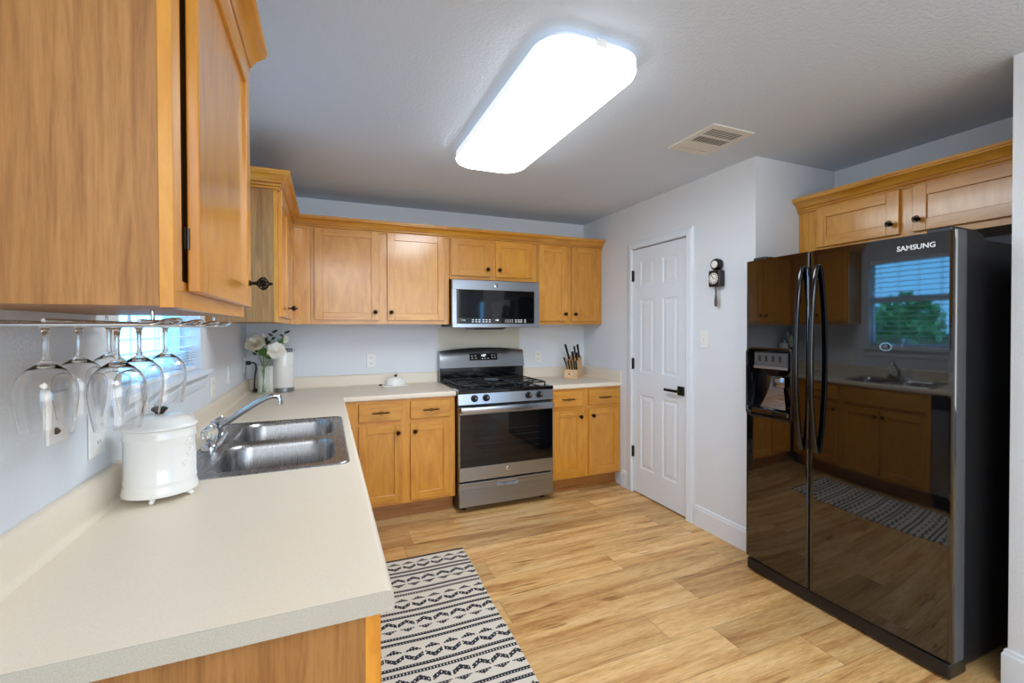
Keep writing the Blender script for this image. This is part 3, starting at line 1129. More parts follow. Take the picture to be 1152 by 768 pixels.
# ------------------------------------------------------------------ sink and tap
sk = thing('kitchen_sink', 'double bowl stainless steel sink set into the beige worktop', 'sink', ((SX0 + SX1) / 2, (SY0 + SY1) / 2, ZC))
B1 = (0.192, 0.585, -2.208, -1.838)
B2 = (0.192, 0.585, -1.780, -1.398)
ZR = ZC + 0.004
mb = MB()
outer = rrect(SX0 + 0.010, SX1 - 0.010, SY0 + 0.010, SY1 - 0.010, 0.03)
mb.holed([outer, rrect(*B1, 0.085, 8), rrect(*B2, 0.085, 8)], ZR)
rings = [[(p[0], p[1], z) for p in rrect(SX0 + d, SX1 - d, SY0 + d, SY1 - d, 0.04 - d)] for d, z in ((0.010, ZR), (0.006, ZR + 0.003), (0.002, ZR + 0.001), (0.0, ZC + 0.0006))]
mb.loft(rings, 0, True, False, False)
sd = mb.build('deck', 'sink_steel', sk, 50)
for (a, b_, c, d) in (B1, B2):
    mb = MB()
    lv = [(0.0, ZR, 0.085), (0.003, ZR - 0.006, 0.085), (0.008, ZR - 0.02, 0.085), (0.016, ZR - 0.12, 0.08), (0.022, ZR - 0.150, 0.075), (0.040, ZR - 0.168, 0.06), (0.075, ZR - 0.172, 0.05)]
    rings = [[(p[0], p[1], z) for p in rrect(a + q, b_ - q, c + q, d - q, r, 8)] for q, z, r in lv]
    mb.loft(rings, 0, True, False, True)
    bw = mb.build('bowl', 'sink_steel', sk, 60)
    mb = MB()
    cx, cy = (a + b_) / 2, (c + d) / 2
    mb.lathe([(0.045, 0.003), (0.043, 0.005), (0.036, 0.002), (0.030, -0.006), (0.012, -0.008)], (cx, cy, ZR - 0.173), 24)
    mb.build('drain', 'chrome', bw, 40)

FX, FY = 0.142, -1.775
fc = thing('faucet', 'chrome tap with long slanting spout and two clear ball handles behind the sink', 'faucet', (FX, FY, ZR))
mb = MB()
mb.loft([[(p[0], p[1], z) for p in rrect(FX - 0.028 + d, FX + 0.028 - d, FY - 0.130 + d, FY + 0.130 - d, 0.024 - d * 0.5)] for d, z in ((0, ZR + 0.0005), (0, ZR + 0.016), (0.006, ZR + 0.026), (0.012, ZR + 0.029))])
mb.build('base_plate', 'chrome', fc, 40)
mb = MB()
mb.lathe([(0.019, ZR + 0.028), (0.018, ZR + 0.075), (0.020, ZR + 0.080), (0.020, ZR + 0.090), (0.014, ZR + 0.096)], (FX, FY, 0), 20)
mb.build('spout_post', 'chrome', fc, 40)
mb = MB()
s0 = Vector((FX, FY, ZR + 0.070))
pts = [s0, s0 + Vector((0.035, 0, 0.014)), s0 + Vector((0.09, 0, 0.052)), s0 + Vector((0.145, 0, 0.088)), s0 + Vector((0.180, 0, 0.106)), s0 + Vector((0.205, 0, 0.113)), s0 + Vector((0.222, 0, 0.112)), s0 + Vector((0.230, 0, 0.104)), s0 + Vector((0.231, 0, 0.088))]
mb.tube([tuple(p) for p in pts], [0.0125, 0.0125, 0.012, 0.0115, 0.011, 0.0105, 0.0105, 0.0105, 0.0105], 14)
sp_ = mb.build('spout', 'chrome', fc, 50)
mb = MB(); q = pts[-1]
mb.lathe([(0.0125, 0.004), (0.0125, -0.012), (0.010, -0.014)], (q.x, q.y, q.z), 16)
mb.build('aerator', 'chrome', sp_, 40)
for s in (-1, 1):
    mb = MB()
    mb.lathe([(0.020, ZR + 0.026), (0.016, ZR + 0.036), (0.010, ZR + 0.042)], (FX, FY + s * 0.100, 0), 18)
    mb.sphere((FX, FY + s * 0.100, ZR + 0.066), 0.031, 1, 12, 9, (1, 1, 0.9))
    mb.lathe([(0.010, 0), (0.008, 0.003)], (FX, FY + s * 0.100, ZR + 0.093), 12)
    k_ = mb.build('tap_handle', ['chrome', 'crystal'], fc, 20)
    k_['label'] = 'clear faceted ball handle'

# ------------------------------------------------------------------ range
RX0_, RX1_ = 1.460, 2.246
RXC = (RX0_ + RX1_) / 2
rg = thing('range', 'stainless gas range with black glass oven door between the base cabinets', 'range', (RXC, -0.35, 0))
mb = MB()
mb.box(RX0_, RX1_, -0.648, -0.030, 0.030, 0.900, 0, 0.002)
mb.build('body', 'fridge_side', rg)
mb = MB()
mb.box(RX0_ - 0.002, RX1_ + 0.002, -0.690, -0.092, 0.892, 0.922, 0, 0.006, 2)
mb.box(RX0_ + 0.03, RX1_ - 0.03, -0.655, -0.12, 0.9215, 0.9235)
mb.build('cooktop', 'cooktop_black', rg)
mb = MB()
mb.prism([(-0.684, 0.812), (-0.640, 0.806), (-0.640, 0.890), (-0.676, 0.891)], 'x', RX0_, RX1_)
cpn = mb.build('control_panel', 'stainless', rg)
for x in (1.585, 1.678, 2.030, 2.124):
    mb = MB()
    c = (x, -0.680, 0.856)
    mb.lathe([(0.027, 0.0), (0.027, -0.006), (0.021, -0.010), (0.019, -0.030), (0.016, -0.033)], c, 24, 'y')
    mb.box(x - 0.004, x + 0.004, -0.721, -0.711, 0.838, 0.874, 0, 0.002)
    mb.box(x - 0.0012, x + 0.0012, -0.7215, -0.721, 0.857, 0.873, 1)
    k_ = mb.build('knob', ['black_plastic', 'lettering_white'], rg, 40); k_['label'] = 'black burner knob'
# backguard
mb = MB()
def arc_top(x):
    f = (x - RX0_) / (RX1_ - RX0_) * 2 - 1
    return 1.186 + 0.026 * (1 - f * f)
N = 20
top = [(RX0_ + (RX1_ - RX0_) * k / N, arc_top(RX0_ + (RX1_ - RX0_) * k / N)) for k in range(N + 1)]
def bgp(y0f, y1f, z0, zf, mi):
    pass
front = []
for (x, zt) in top:
    front.append([(x, -0.118, 1.040), (x, -0.104, 1.100), (x, -0.083, zt - 0.006), (x, -0.078, zt - 0.001), (x, -0.060, zt), (x, -0.030, zt - 0.004), (x, -0.030, 1.040)])
mb.loft(front)
mb.build('backguard', 'stainless', rg, 40)
mb = MB()
mb.box(RX0_, RX1_, -0.096, -0.030, 0.900, 1.041, 0, 0.002)
mb.box(RX0_ + 0.02, RX0_ + 0.26, -0.108, -0.096, 1.022, 1.030); mb.box(RX1_ - 0.30, RX1_ - 0.04, -0.108, -0.096, 1.022, 1.030)
mb.build('backguard_vent', 'cooktop_black', rg)
# display follows the slope of the backguard (y -0.104 at z 1.10 to about -0.082 at the top)
sl = Vector((0, 0.022, 0.090)).normalized()
dc = Vector((1.856, -0.0955, 1.129))
mb = MB()
nrm = Vector((0, -sl.z, sl.y))
def dpt(u, v, w):
    p = dc + Vector((u, 0, 0)) + sl * v + nrm * w
    return tuple(p)
def dbox(mb, u0, u1, v0, v1, w0, w1, m=0):
    mb.loft([[dpt(u0, v0, w), dpt(u1, v0, w), dpt(u1, v1, w), dpt(u0, v1, w)] for w in (w0, w1)], m)
dbox(mb, -0.130, 0.130, -0.031, 0.031, -0.003, 0.004)
dsp = mb.build('display', 'oven_glass', rg)
text('digits', '1:57', 0.026, dpt(0.0, 0.011, 0.0046), (1, 0, 0), sl, 'display_digits', dsp, 0.0003)
for i, (u, v, s_) in enumerate(((-0.108, 0.010, 'Bake'), (-0.076, 0.010, 'Broil'), (-0.106, -0.012, 'Clock'), (-0.072, -0.012, 'Timer'), (-0.012, -0.015, '+'), (0.012, -0.015, '-'), (0.042, -0.015, 'Start'), (0.080, 0.014, 'On'), (0.106, 0.014, 'Off'), (0.080, -0.008, '1'), (0.108, -0.008, '2'))):
    mbg = MB()
    dbox(mbg, u - 0.006, u + 0.006, v - 0.002, v + 0.002, 0.004, 0.0046)
    mbg.build('button_mark', 'display_glyph', dsp)
# burners and grates
ZT = 0.9235
burn = [(1.625, -0.50, 0.044), (1.625, -0.235, 0.036), (2.08, -0.50, 0.040), (2.08, -0.235, 0.036)]
for (x, y, r) in burn:
    mb = MB()
    mb.lathe([(r + 0.012, 0), (r + 0.010, 0.006), (r, 0.008), (r, 0.016), (r - 0.004, 0.020)], (x, y, ZT), 24)
    mb.build('burner', 'cast_iron', rg, 40)
mb = MB()
mb.lathe([(0.055, 0), (0.055, 0.010), (0.050, 0.014)], (RXC, -0.365, ZT), 24, sx=1.0, sy=2.0)
mb.build('burner', 'cast_iron', rg, 40)
ZG = ZT + 0.024
for (xc, hw) in ((1.625, 0.128), (2.08, 0.128)):
    mb = MB()
    loop = [(p[0], p[1], ZG) for p in rrect(xc - hw, xc + hw, -0.625, -0.130, 0.03, 3)]
    mb.tube(loop, 0.0062, 6, closed=True)
    mb.tube([(xc - hw, -0.372, ZG), (xc + hw, -0.372, ZG)], 0.0062, 6)
    for (x, y, r) in burn:
        if abs(x - xc) < 0.01:
            for a in range(4):
                ang = PI / 4 + a * PI / 2 if False else a * PI / 2
                ex = (math.cos(ang) * hw, math.sin(ang) * 0.128)
                mb.tube([(x + ex[0], y + ex[1], ZG), (x + ex[0] * 0.25, y + ex[1] * 0.25, ZG + 0.002)], 0.0058, 6)
    for sx_ in (-1, 1):
        for y in (-0.61, -0.372, -0.145):
            mb.tube([(xc + sx_ * hw, y, ZG), (xc + sx_ * (hw + 0.002), y, ZT)], 0.006, 6)
    g_ = mb.build('grate', 'cast_iron', rg, 50)
mb = MB()
xc, hw = RXC, 0.088
mb.tube([(p[0], p[1], ZG) for p in rrect(xc - hw, xc + hw, -0.625, -0.130, 0.03, 3)], 0.0062, 6, closed=True)
for y in (-0.52, -0.23):
    mb.tube([(xc - hw, y, ZG), (xc + hw, y, ZG)], 0.0058, 6)
for sx_ in (-1, 1):
    for y in (-0.61, -0.145):
        mb.tube([(xc + sx_ * hw, y, ZG), (xc + sx_ * hw, y, ZT)], 0.006, 6)
mb.build('grate', 'cast_iron', rg, 50)
mb = MB()
mb.lathe([(0.060, 0.0), (0.062, 0.004), (0.058, 0.007), (0.050, 0.006)], (RXC - 0.02, -0.37, ZG + 0.006), 32, sx=1.0, sy=1.25)
gq = mb.build('griddle_plate', 'griddle_blue_grey', rg, 40); gq['label'] = 'oval centre burner plate, pale ceiling reflection in its colour'  # blue-grey colour paints the ceiling's reflection onto the plate
# oven door, drawer
mb = MB()
mb.box(RX0_ + 0.003, RX1_ - 0.003, -0.690, -0.650, 0.238, 0.345, 0, 0.003)
mb.box(RX0_ + 0.003, RX1_ - 0.003, -0.690, -0.650, 0.735, 0.795, 0, 0.003)
mb.box(RX0_ + 0.003, RX0_ + 0.010, -0.688, -0.650, 0.345, 0.735); mb.box(RX1_ - 0.010, RX1_ - 0.003, -0.688, -0.650, 0.345, 0.735)
od = mb.build('oven_door', 'stainless', rg)
mb = MB(); mb.box(RX0_ + 0.008, RX1_ - 0.008, -0.691, -0.655, 0.345, 0.736, 0, 0.001)
ow = mb.build('oven_window', 'oven_glass', od)
mb = MB()
mb.box(1.580, 2.130, -0.6915, -0.6912, 0.425, 0.665)
for k in range(4):
    mb.box(1.585, 2.125, -0.6918, -0.6914, 0.46 + k * 0.05, 0.462 + k * 0.05, 1)
mb.build('inner_window', ['oven_glass', 'cast_iron'], ow)
mb = MB()
mb.box(RX0_ + 0.006, RX1_ - 0.014, -0.736, -0.716, 0.750, 0.800, 0, 0.006, 2)
for x in (RX0_ + 0.03, RX1_ - 0.04):
    mb.box(x - 0.014, x + 0.014, -0.718, -0.688, 0.757, 0.790, 0, 0.003)
hd = mb.build('oven_handle', 'stainless', od, 40)
mb = MB()
for k in range(4):
    x = RX0_ + 0.15 + k * 0.165
    mb.box(x, x + 0.08, -0.6905, -0.689, 0.8, 0.804)
mb.box(RX0_ + 0.006, RX1_ - 0.006, -0.672, -0.650, 0.797, 0.808)
mb.build('vent_slots', 'slot_dark', od)
def emblem(parent, c, r):
    mb = MB()
    mb.lathe([(r, 0.0), (r, -0.0012), (r * 0.9, -0.0016)], c, 28, 'y')
    e = mb.build('emblem', 'chrome', parent, 40)
    mb = MB()
    mb.lathe([(r * 0.86, -0.0014), (r * 0.86, -0.0019)], c, 28, 'y')
    d_ = mb.build('emblem_disc', 'stainless_dark', e) if False else None
    mb.bm.free() if d_ is None and False else None
    text('emblem_letters', 'GE', r * 1.05, (c[0], c[1] - 0.0022, c[2]), (1, 0, 0), (0, 0, 1), 'slot_dark', e, 0.0003)
    return e
emblem(od, (RXC, -0.690, 0.302), 0.017)
mb = MB()
z0, z1 = 0.045, 0.226
mb.box(RX0_ + 0.003, RX1_ - 0.003, -0.688, -0.650, z0, 0.172, 0, 0.002)
mb.box(RX0_ + 0.003, 1.757, -0.688, -0.650, 0.172, 0.210); mb.box(1.935, RX1_ - 0.003, -0.688, -0.650, 0.172, 0.210)
mb.box(RX0_ + 0.003, RX1_ - 0.003, -0.688, -0.650, 0.210, z1, 0, 0.002)
sdw = mb.build('storage_drawer', 'stainless', rg)
mb = MB(); mb.box(1.757, 1.935, -0.665, -0.655, 0.172, 0.210, 1)
mb.box(1.755, 1.937, -0.692, -0.660, 0.172, 0.180, 0, 0.002); mb.box(1.755, 1.760, -0.691, -0.660, 0.172, 0.212); mb.box(1.932, 1.937, -0.691, -0.660, 0.172, 0.212); mb.box(1.755, 1.937, -0.691, -0.66, 0.207, 0.212)
mb.build('drawer_pull', ['chrome', 'stainless_dark'], sdw)
for x in (RX0_ + 0.06, RX1_ - 0.06):
    for y in (-0.60, -0.08):
        mb = MB(); mb.lathe([(0.02, 0.0005), (0.02, 0.012), (0.012, 0.016), (0.012, 0.034)], (x, y, 0), 14)
        mb.build('foot', 'black_plastic', rg)

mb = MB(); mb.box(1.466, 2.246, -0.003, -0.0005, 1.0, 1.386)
tag(mb.build('beige_wall_patch', 'patch_beige'), 'plain beige patch on the wall between range and microwave', 'panel')  # thin beige sheet laid on the back wall as a warmer patch
# ------------------------------------------------------------------ microwave
MX0, MX1, MZ0, MZ1 = 1.492, 2.262, 1.388, 1.780
mw = thing('microwave', 'stainless over-the-range microwave with black glass door under the short cabinet', 'microwave', ((MX0 + MX1) / 2, -0.2, MZ0))
mb = MB(); mb.box(MX0 + 0.004, MX1 - 0.004, -0.366, -0.003, MZ0 + 0.008, MZ1, 0, 0.002)
mb.build('body', 'fridge_side', mw)
mb = MB()
fx0, fx1, z0, z1 = MX0 + 0.034, MX1 - 0.046, 1.424, 1.696
mb.box(MX0, MX1, -0.400, -0.367, z1, MZ1 - 0.002, 0, 0.004, 2); mb.box(MX0, MX1, -0.400, -0.367, MZ0, z0, 0, 0.004, 2)
mb.box(MX0, fx0, -0.3995, -0.367, z0 - 0.004, z1 + 0.004, 0); mb.box(fx1, MX1, -0.3995, -0.367, z0 - 0.004, z1 + 0.004, 0)
md = mb.build('door', 'stainless', mw)
mb = MB(); mb.box(fx0, fx1, -0.3985, -0.37, z0 + 0.048, z1, 0, 0.001)
mb.box(fx1 - 0.028, fx1 - 0.024, -0.3995, -0.398, z0 + 0.05, z1)
mb.build('door_glass', 'oven_glass', md)
mb = MB(); mb.box(fx0, fx1, -0.3988, -0.37, z0, z0 + 0.047, 0, 0.001)
pnl = mb.build('control_strip', 'cooktop_black', mw)
mx = lambda px: fx0 + (px - 117) / (978 - 117) * (fx1 - fx0)
for (a, n) in ((288, 1), (324, 1), (358, 1), (402, 1), (435, 1), (470, 1), (763, 1), (796, 1), (825, 1), (868, 1)):
    for z in (z0 + 0.013, z0 + 0.029):
        mb = MB(); mb.box(mx(a) - 0.008, mx(a) + 0.008, -0.3993, -0.3988, z - 0.003, z + 0.003)
        mb.build('button_mark', 'display_glyph', pnl)
for a in range(645, 740, 20):
    for z in (z0 + 0.013, z0 + 0.029):
        mb = MB(); mb.box(mx(a) - 0.003, mx(a) + 0.003, -0.3993, -0.3988, z - 0.003, z + 0.003)
        mb.build('button_mark', 'display_glyph', pnl)
text('digits', '1:57', 0.016, (mx(550), -0.3992, z0 + 0.026), (1, 0, 0), (0, 0, 1), 'display_digits', pnl, 0.0003)
text('maker_word', 'Profile', 0.014, (mx(188), -0.3992, z0 + 0.026), (1, 0, 0), (0, 0, 1), 'display_glyph', pnl, 0.0003)
emblem(md, ((MX0 + MX1) / 2 - 0.01, -0.400, 1.738), 0.017)
mb = MB()
mb.prism([(1.69, 1.388), (1.71, 1.372), (1.95, 1.372), (1.99, 1.388)], 'y', -0.33, -0.08)
mb.build('grease_filter', 'black_plastic', mw)

# ------------------------------------------------------------------ refrigerator
FXF = 2.774
FB0, FB1 = -2.956, -2.058
fg = thing('refrigerator', 'glossy black side-by-side refrigerator standing in the alcove on the right', 'refrigerator', (3.2, -2.5, 0))
mb = MB(); mb.box(2.868, 3.62, FB0, FB1, 0.035, 1.735, 0, 0.006, 2)
mb.build('body', 'fridge_side', fg)
mb = MB(); mb.box(2.846, 2.868, FB0 + 0.01, FB1 - 0.01, 0.08, 1.735)
mb.build('door_gasket', 'fridge_rubber', fg)


def fridge_door(name, y0, y1, z0, z1, hole=None, bulge=0.018):
    """front curved towards the room; y0<y1; hole=(ya,yb,za,zb)"""
    ny = 26
    ys_ = [y0 + (y1 - y0) * k / ny for k in range(ny + 1)]
    zs_ = [z0, z1]
    if hole:
        ys_ = sorted([y for y in ys_ if min(abs(y - hole[0]), abs(y - hole[1])) > 0.004] + [hole[0], hole[1]])
        zs_ = [z0, hole[2], hole[3], z1]
    # add rows at the rounded top and bottom
    zs_ = sorted(set(zs_))
    ys_ = sorted(set(ys_ + [y0 + 0.003, y0 + 0.006, y1 - 0.003, y1 - 0.006]))
    ym, hw = (FB0 + FB1) / 2, 0.463
    yc_, hc_ = (y0 + y1) / 2, (y1 - y0) / 2
    def fx(y):
        f = (y - ym) / hw
        e = max(0.0, (abs(y - yc_) - hc_ + 0.006) / 0.006)
        return FXF - bulge * (1 - f * f) + 0.006 * e * e
    mb = MB()
    G = [[mb.bm.verts.new((fx(y), y, z)) for z in zs_] for y in ys_]
    for i in range(len(ys_) - 1):
        for j in range(len(zs_) - 1):
            if hole and hole[0] - 1e-6 <= ys_[i] and ys_[i + 1] <= hole[1] + 1e-6 and zs_[j] >= hole[2] - 1e-6 and zs_[j + 1] <= hole[3] + 1e-6:
                continue
            mb.bm.faces.new((G[i][j], G[i][j + 1], G[i + 1][j + 1], G[i + 1][j]))
    xb = 2.846
    for j, zz in ((0, z0), (len(zs_) - 1, z1)):
        bk = [mb.bm.verts.new((xb, y, zz)) for y in ys_]
        for i in range(len(ys_) - 1):
            mb.bm.faces.new((G[i][j], G[i + 1][j], bk[i + 1], bk[i]))
    for i in (0, -1):
        col = G[i]
        mb.quad([tuple(col[0].co), tuple(col[-1].co), (xb, ys_[i], z1), (xb, ys_[i], z0)], 1)
    mb.quad([(xb, y0, z0), (xb, y1, z0), (xb, y1, z1), (xb, y0, z1)], 1)
    if hole:
        ya, yb, za, zb = hole
        xr_ = 2.838
        mb.quad([(xr_, ya, za), (xr_, yb, za), (xr_, yb, zb), (xr_, ya, zb)], 1)
    return mb.build(name, ['fridge_gloss', 'fridge_trim'], fg, 30)


FZ0, FZ1 = 0.088, 1.757
HOLE = (-2.322, -2.072, 0.905, 1.262)
fl = fridge_door('freezer_door', -2.417, -2.046, FZ0, FZ1, HOLE)
fr_ = fridge_door('fridge_door', -2.972, -2.424, FZ0, FZ1)
# dispenser
ya, yb, za, zb = HOLE
yc = (ya + yb) / 2
mb = MB()
ring_o = [(FXF - 0.0185, p[0], p[1]) for p in rrect(ya - 0.012, yb + 0.012, za - 0.016, zb + 0.012, 0.03)]
ring_m = [(FXF - 0.020, p[0], p[1]) for p in rrect(ya - 0.004, yb + 0.004, za - 0.006, zb + 0.004, 0.028)]
ring_i = [(FXF - 0.004, p[0], p[1]) for p in rrect(ya + 0.003, yb - 0.003, za + 0.004, zb - 0.004, 0.024)]
ring_b = [(FXF + 0.060, p[0], p[1]) for p in rrect(ya + 0.018, yb - 0.018, za + 0.045, zb - 0.004, 0.024)]
ring_x = [(FXF + 0.004, p[0], p[1]) for p in rrect(ya - 0.012, yb + 0.012, za - 0.016, zb + 0.012, 0.03)]
mb.loft([ring_x, ring_o, ring_m, ring_i, ring_b], 0, True, False, True)
dp = mb.build('dispenser', 'cooktop_black', fl, 40)
mb = MB()
mb.box(FXF - 0.012, FXF + 0.045, ya + 0.018, yb - 0.035, 1.170, 1.248, 0, 0.004)
cpn = mb.build('dispenser_panel', 'fridge_trim', dp); cpn['label'] = 'grey button panel'
for y in (yb - 0.07, yb - 0.11, yb - 0.15, yb - 0.19):
    mb = MB(); mb.box(FXF - 0.0130, FXF - 0.011, y - 0.008, y + 0.008, 1.20, 1.232, 0, 0.0006)
    mb.build('button', 'pewter', cpn)
mb = MB(); mb.box(FXF - 0.016, FXF - 0.004, ya + 0.016, yb - 0.033, 1.158, 1.176, 0, 0.003)
mb.build('panel_trim', 'stainless', dp)
mb = MB()
mb.loft([[(FXF + x, y, z) for (x, y, z) in q] for q in (
    [(0.012, yc - 0.05, 1.16), (0.012, yc + 0.05, 1.16), (0.055, yc + 0.05, 1.16), (0.055, yc - 0.05, 1.16)],
    [(0.020, yc - 0.025, 1.12), (0.020, yc + 0.025, 1.12), (0.055, yc + 0.025, 1.12), (0.055, yc - 0.025, 1.12)])])
mb.build('chute', 'bronze_dark', dp)
mb = MB()
pts = []
for k in range(9):
    f = k / 8
    pts.append([(FXF + 0.052 - 0.034 * f ** 2.2, yc + s_ * (0.030 + 0.045 * f ** 1.5), 1.13 - 0.185 * f) for s_ in (-1, 1)])
for p0, p1 in zip(pts, pts[1:]):
    mb.quad([p0[0], p0[1], p1[1], p1[0]])
mb.box(FXF + 0.035, FXF + 0.042, yc - 0.055, yc + 0.015, 1.06, 1.115, 1, 0.003)
mb.build('paddle', ['stainless_dark', 'stainless'], dp, 60)
mb = MB(); mb.box(FXF - 0.014, FXF + 0.055, ya + 0.014, yb - 0.014, za + 0.002, za + 0.034, 0, 0.006)
mb.build('drip_tray', 'cooktop_black', dp)
for par, yh in ((fl, -2.388), (fr_, -2.462)):
    mb = MB()
    rings = []
    n = 24
    for k in range(n + 1):
        f = k / n
        z = 0.775 + (1.685 - 0.775) * f
        out = 0.010 + 0.046 * math.sin(PI * min(1, max(0, f))) ** 0.7
        x = FXF - 0.016 - out
        w, d = 0.0125, 0.011
        rings.append([(x + d * math.cos(a) * (1 if math.cos(a) < 0 else 1.2), yh + w * math.sin(a), z) for a in [2 * PI * i / 14 for i in range(14)]])
    mb.loft(rings)
    for z in (0.785, 1.675):
        mb.box(FXF - 0.032, FXF - 0.012, yh - 0.010, yh + 0.010, z - 0.012, z + 0.012, 0, 0.004)
    mb.build('handle', 'handle_black', par, 50)
text('brand_lettering', 'SAMSUNG', 0.0285, (FXF - 0.0115, -2.848, 1.707), (0, -1, 0), (0, 0, 1), 'lettering_white', fr_, 0.0005, bold=0.0006)
mb = MB()
mb.lathe([(0.024, 0.0), (0.024, -0.0012), (0.018, -0.0012), (0.018, 0.0)], (FXF - 0.0130, -2.746, 1.300), 28, 'x', sx=1.0, sy=0.75)
mb.lathe([(0.009, 0.0), (0.009, -0.0012)], (FXF - 0.0130, -2.746, 1.300), 20, 'x', 1, sx=1.0, sy=0.75)
bdg = mb.build('round_badge', ['griddle_blue_grey', 'fridge_trim'], fr_); bdg['label'] = 'small pale ring sticker'
for (y, w) in ((FB1 - 0.09, 0.08), (FB0 + 0.01, 0.08)):
    mb = MB()
    mb.box(2.800, 2.835, y, y + w, 1.758, 1.776, 0, 0.004)
    mb.prism([(2.835, 1.736), (2.835, 1.776), (2.98, 1.772), (3.03, 1.758), (3.05, 1.736)], 'y', y, y + w)
    mb.build('hinge_cover', 'fridge_side', fg)
mb = MB()
mb.box(FXF + 0.002, 2.90, FB0 - 0.004, FB1 + 0.004, 0.012, 0.076, 0, 0.008, 2)
mb.box(FXF + 0.01, 2.84, -2.90, -2.80, 0.076, 0.086)
mb.build('base_grille', 'black_plastic', fg)
for y in (FB0 + 0.06, FB1 - 0.06):
    for x in (2.93, 3.5):
        mb = MB(); mb.lathe([(0.022, 0.0005), (0.022, 0.03), (0.012, 0.045)], (x, y, 0), 12)
        mb.build('foot', 'black_plastic', fg)
mb = MB(); mb.box(2.795, 2.835, FB0 + 0.004, FB0 + 0.05, 0.070, 0.092, 0, 0.003)
mb.build('lower_hinge', 'chrome', fg)

# ------------------------------------------------------------------ stemware rack and glasses
rk = thing('glass_rack', 'chrome wire stemware rack fixed under the near upper cabinet', 'rack', (0.17, -2.68, UB))
ZK = 1.391
for y in (-2.92, -2.76, -2.60, -2.44):
    mb = MB()
    hw = 0.060 if y not in (-2.92, -2.44) else 0.060
    pts = [(0.03, y - hw, ZK)]
    pts += [(0.285, y - hw, ZK)]
    for k in range(9):
        a = -PI / 2 + PI * k / 8
        pts.append((0.285 + 0.022 * math.cos(a), y + hw * math.sin(a), ZK + 0.010 * (math.cos(a))))
    pts += [(0.03, y + hw, ZK)]
    mb.tube(pts, 0.0032, 8)
    mb.build('rail', 'chrome', rk, 50)
mb = MB()
for x in (0.035, 0.150, 0.270):
    mb.tube([(x, -2.983, ZK + 0.0062), (x, -2.377, ZK + 0.0062)], 0.003, 8)
for x in (0.035, 0.270):
    for y in (-2.92, -2.44):
        mb.tube([(x, y, ZK + 0.006), (x, y, UB + 0.0005)], 0.003, 8)
mb.build('cross_wire', 'chrome', rk, 50)

def wine_glass():
    """upside down: foot on the rack wires; origin at the foot's underside seen hanging"""
    r = thing('wine_glass', '', 'wine glass', (0, 0, 0), 0, 'wine glasses hanging in the rack')
    outer = [(0.0365, 0.0), (0.0365, -0.002), (0.012, -0.0075), (0.0062, -0.014), (0.0042, -0.028), (0.0040, -0.060), (0.0058, -0.070), (0.013, -0.077), (0.026, -0.086), (0.037, -0.099), (0.0425, -0.118), (0.0435, -0.135), (0.0415, -0.158), (0.0375, -0.185), (0.0345, -0.202)]
    inner = [(0.0337, -0.202), (0.0367, -0.185), (0.0407, -0.158), (0.0427, -0.135), (0.0416, -0.118), (0.036, -0.100), (0.025, -0.088), (0.012, -0.0805), (0.001, -0.079)]
    mb = MB()
    mb.lathe([(0.0008, -0.0702), (0.0058, -0.0702)] + outer[7:] + inner, n=44)
    mb.build('bowl', 'clear_crystal', r, 60, world=False)
    mb = MB(); mb.lathe([(0.0115, -0.0077), (0.0062, -0.014), (0.0042, -0.028), (0.0040, -0.060), (0.0058, -0.070)], n=24)
    mb.build('stem', 'clear_crystal', r, 60, world=False)
    mb = MB(); mb.lathe([(0.034, 0.0), (0.0365, -0.001), (0.034, -0.0025), (0.012, -0.0075)], n=36)
    mb.build('foot', 'clear_crystal', r, 60, world=False)
    return r
g0 = wine_glass()
spots = [(0.090, -2.84, 'wine glass hanging nearest the wall at the near end, leftmost in the rack'),
         (0.074, -2.68, 'wine glass hanging by the wall, second from the left, partly behind the near ones'),
         (0.068, -2.52, 'wine glass hanging by the wall in the far slot, behind the large middle glass'),
         (0.192, -2.84, 'wine glass hanging foremost, right above the left edge of the white canister'),
         (0.176, -2.68, 'wine glass in the middle slot on the room side, left of the canister knob'),
         (0.180, -2.52, 'wine glass hanging farthest right, in front of the window, above the canister knob')]
for k, (x, y, lab) in enumerate(spots):
    if k == 0:
        g0.location = (x, y, ZK + 0.0065); g0['label'] = lab
    else:
        dup(g0, (x, y, ZK + 0.0065), lab)

# ------------------------------------------------------------------ white lidded canister
cx, cy = 0.121, -2.352
ca = thing('canister', 'white lidded ceramic canister on small feet standing beside the sink', 'canister', (cx, cy, ZC))
R = 0.086
mb = MB()
mb.lathe([(R * 0.90, 0.014), (R * 1.03, 0.016), (R * 1.04, 0.022), (R * 1.0, 0.034), (R * 0.975, 0.044), (R * 0.985, 0.048), (R * 0.985, 0.053), (R * 0.968, 0.057), (R * 0.965, 0.110),
          (R * 0.965, 0.164), (R * 0.985, 0.168), (R * 0.985, 0.173), (R * 0.968, 0.177), (R * 0.972, 0.192), (R * 0.94, 0.194)], (cx, cy, ZC), 56)
cb_ = mb.build('body', 'enamel_white', ca, 50)
mb = MB()
mb.lathe([(R * 0.97, 0.194), (R * 1.02, 0.195), (R * 1.03, 0.199), (R * 1.0, 0.203), (R * 0.90, 0.208), (R * 0.84, 0.216), (R * 0.72, 0.223), (R * 0.5, 0.228), (R * 0.2, 0.230)], (cx, cy, ZC), 56)
ld = mb.build('lid', 'enamel_white', ca, 50)
mb = MB()
mb.lathe([(0.007, 0.229), (0.009, 0.232), (0.017, 0.241), (0.0185, 0.245), (0.014, 0.248), (0.008, 0.251)], (cx, cy, ZC), 20)
mb.sphere((cx, cy, ZC + 0.259), 0.010, 1, 14, 9)
kb = mb.build('lid_knob', ['pewter', 'crystal'], ld, 30); kb['label'] = 'dark pewter knob topped with a glass bead'
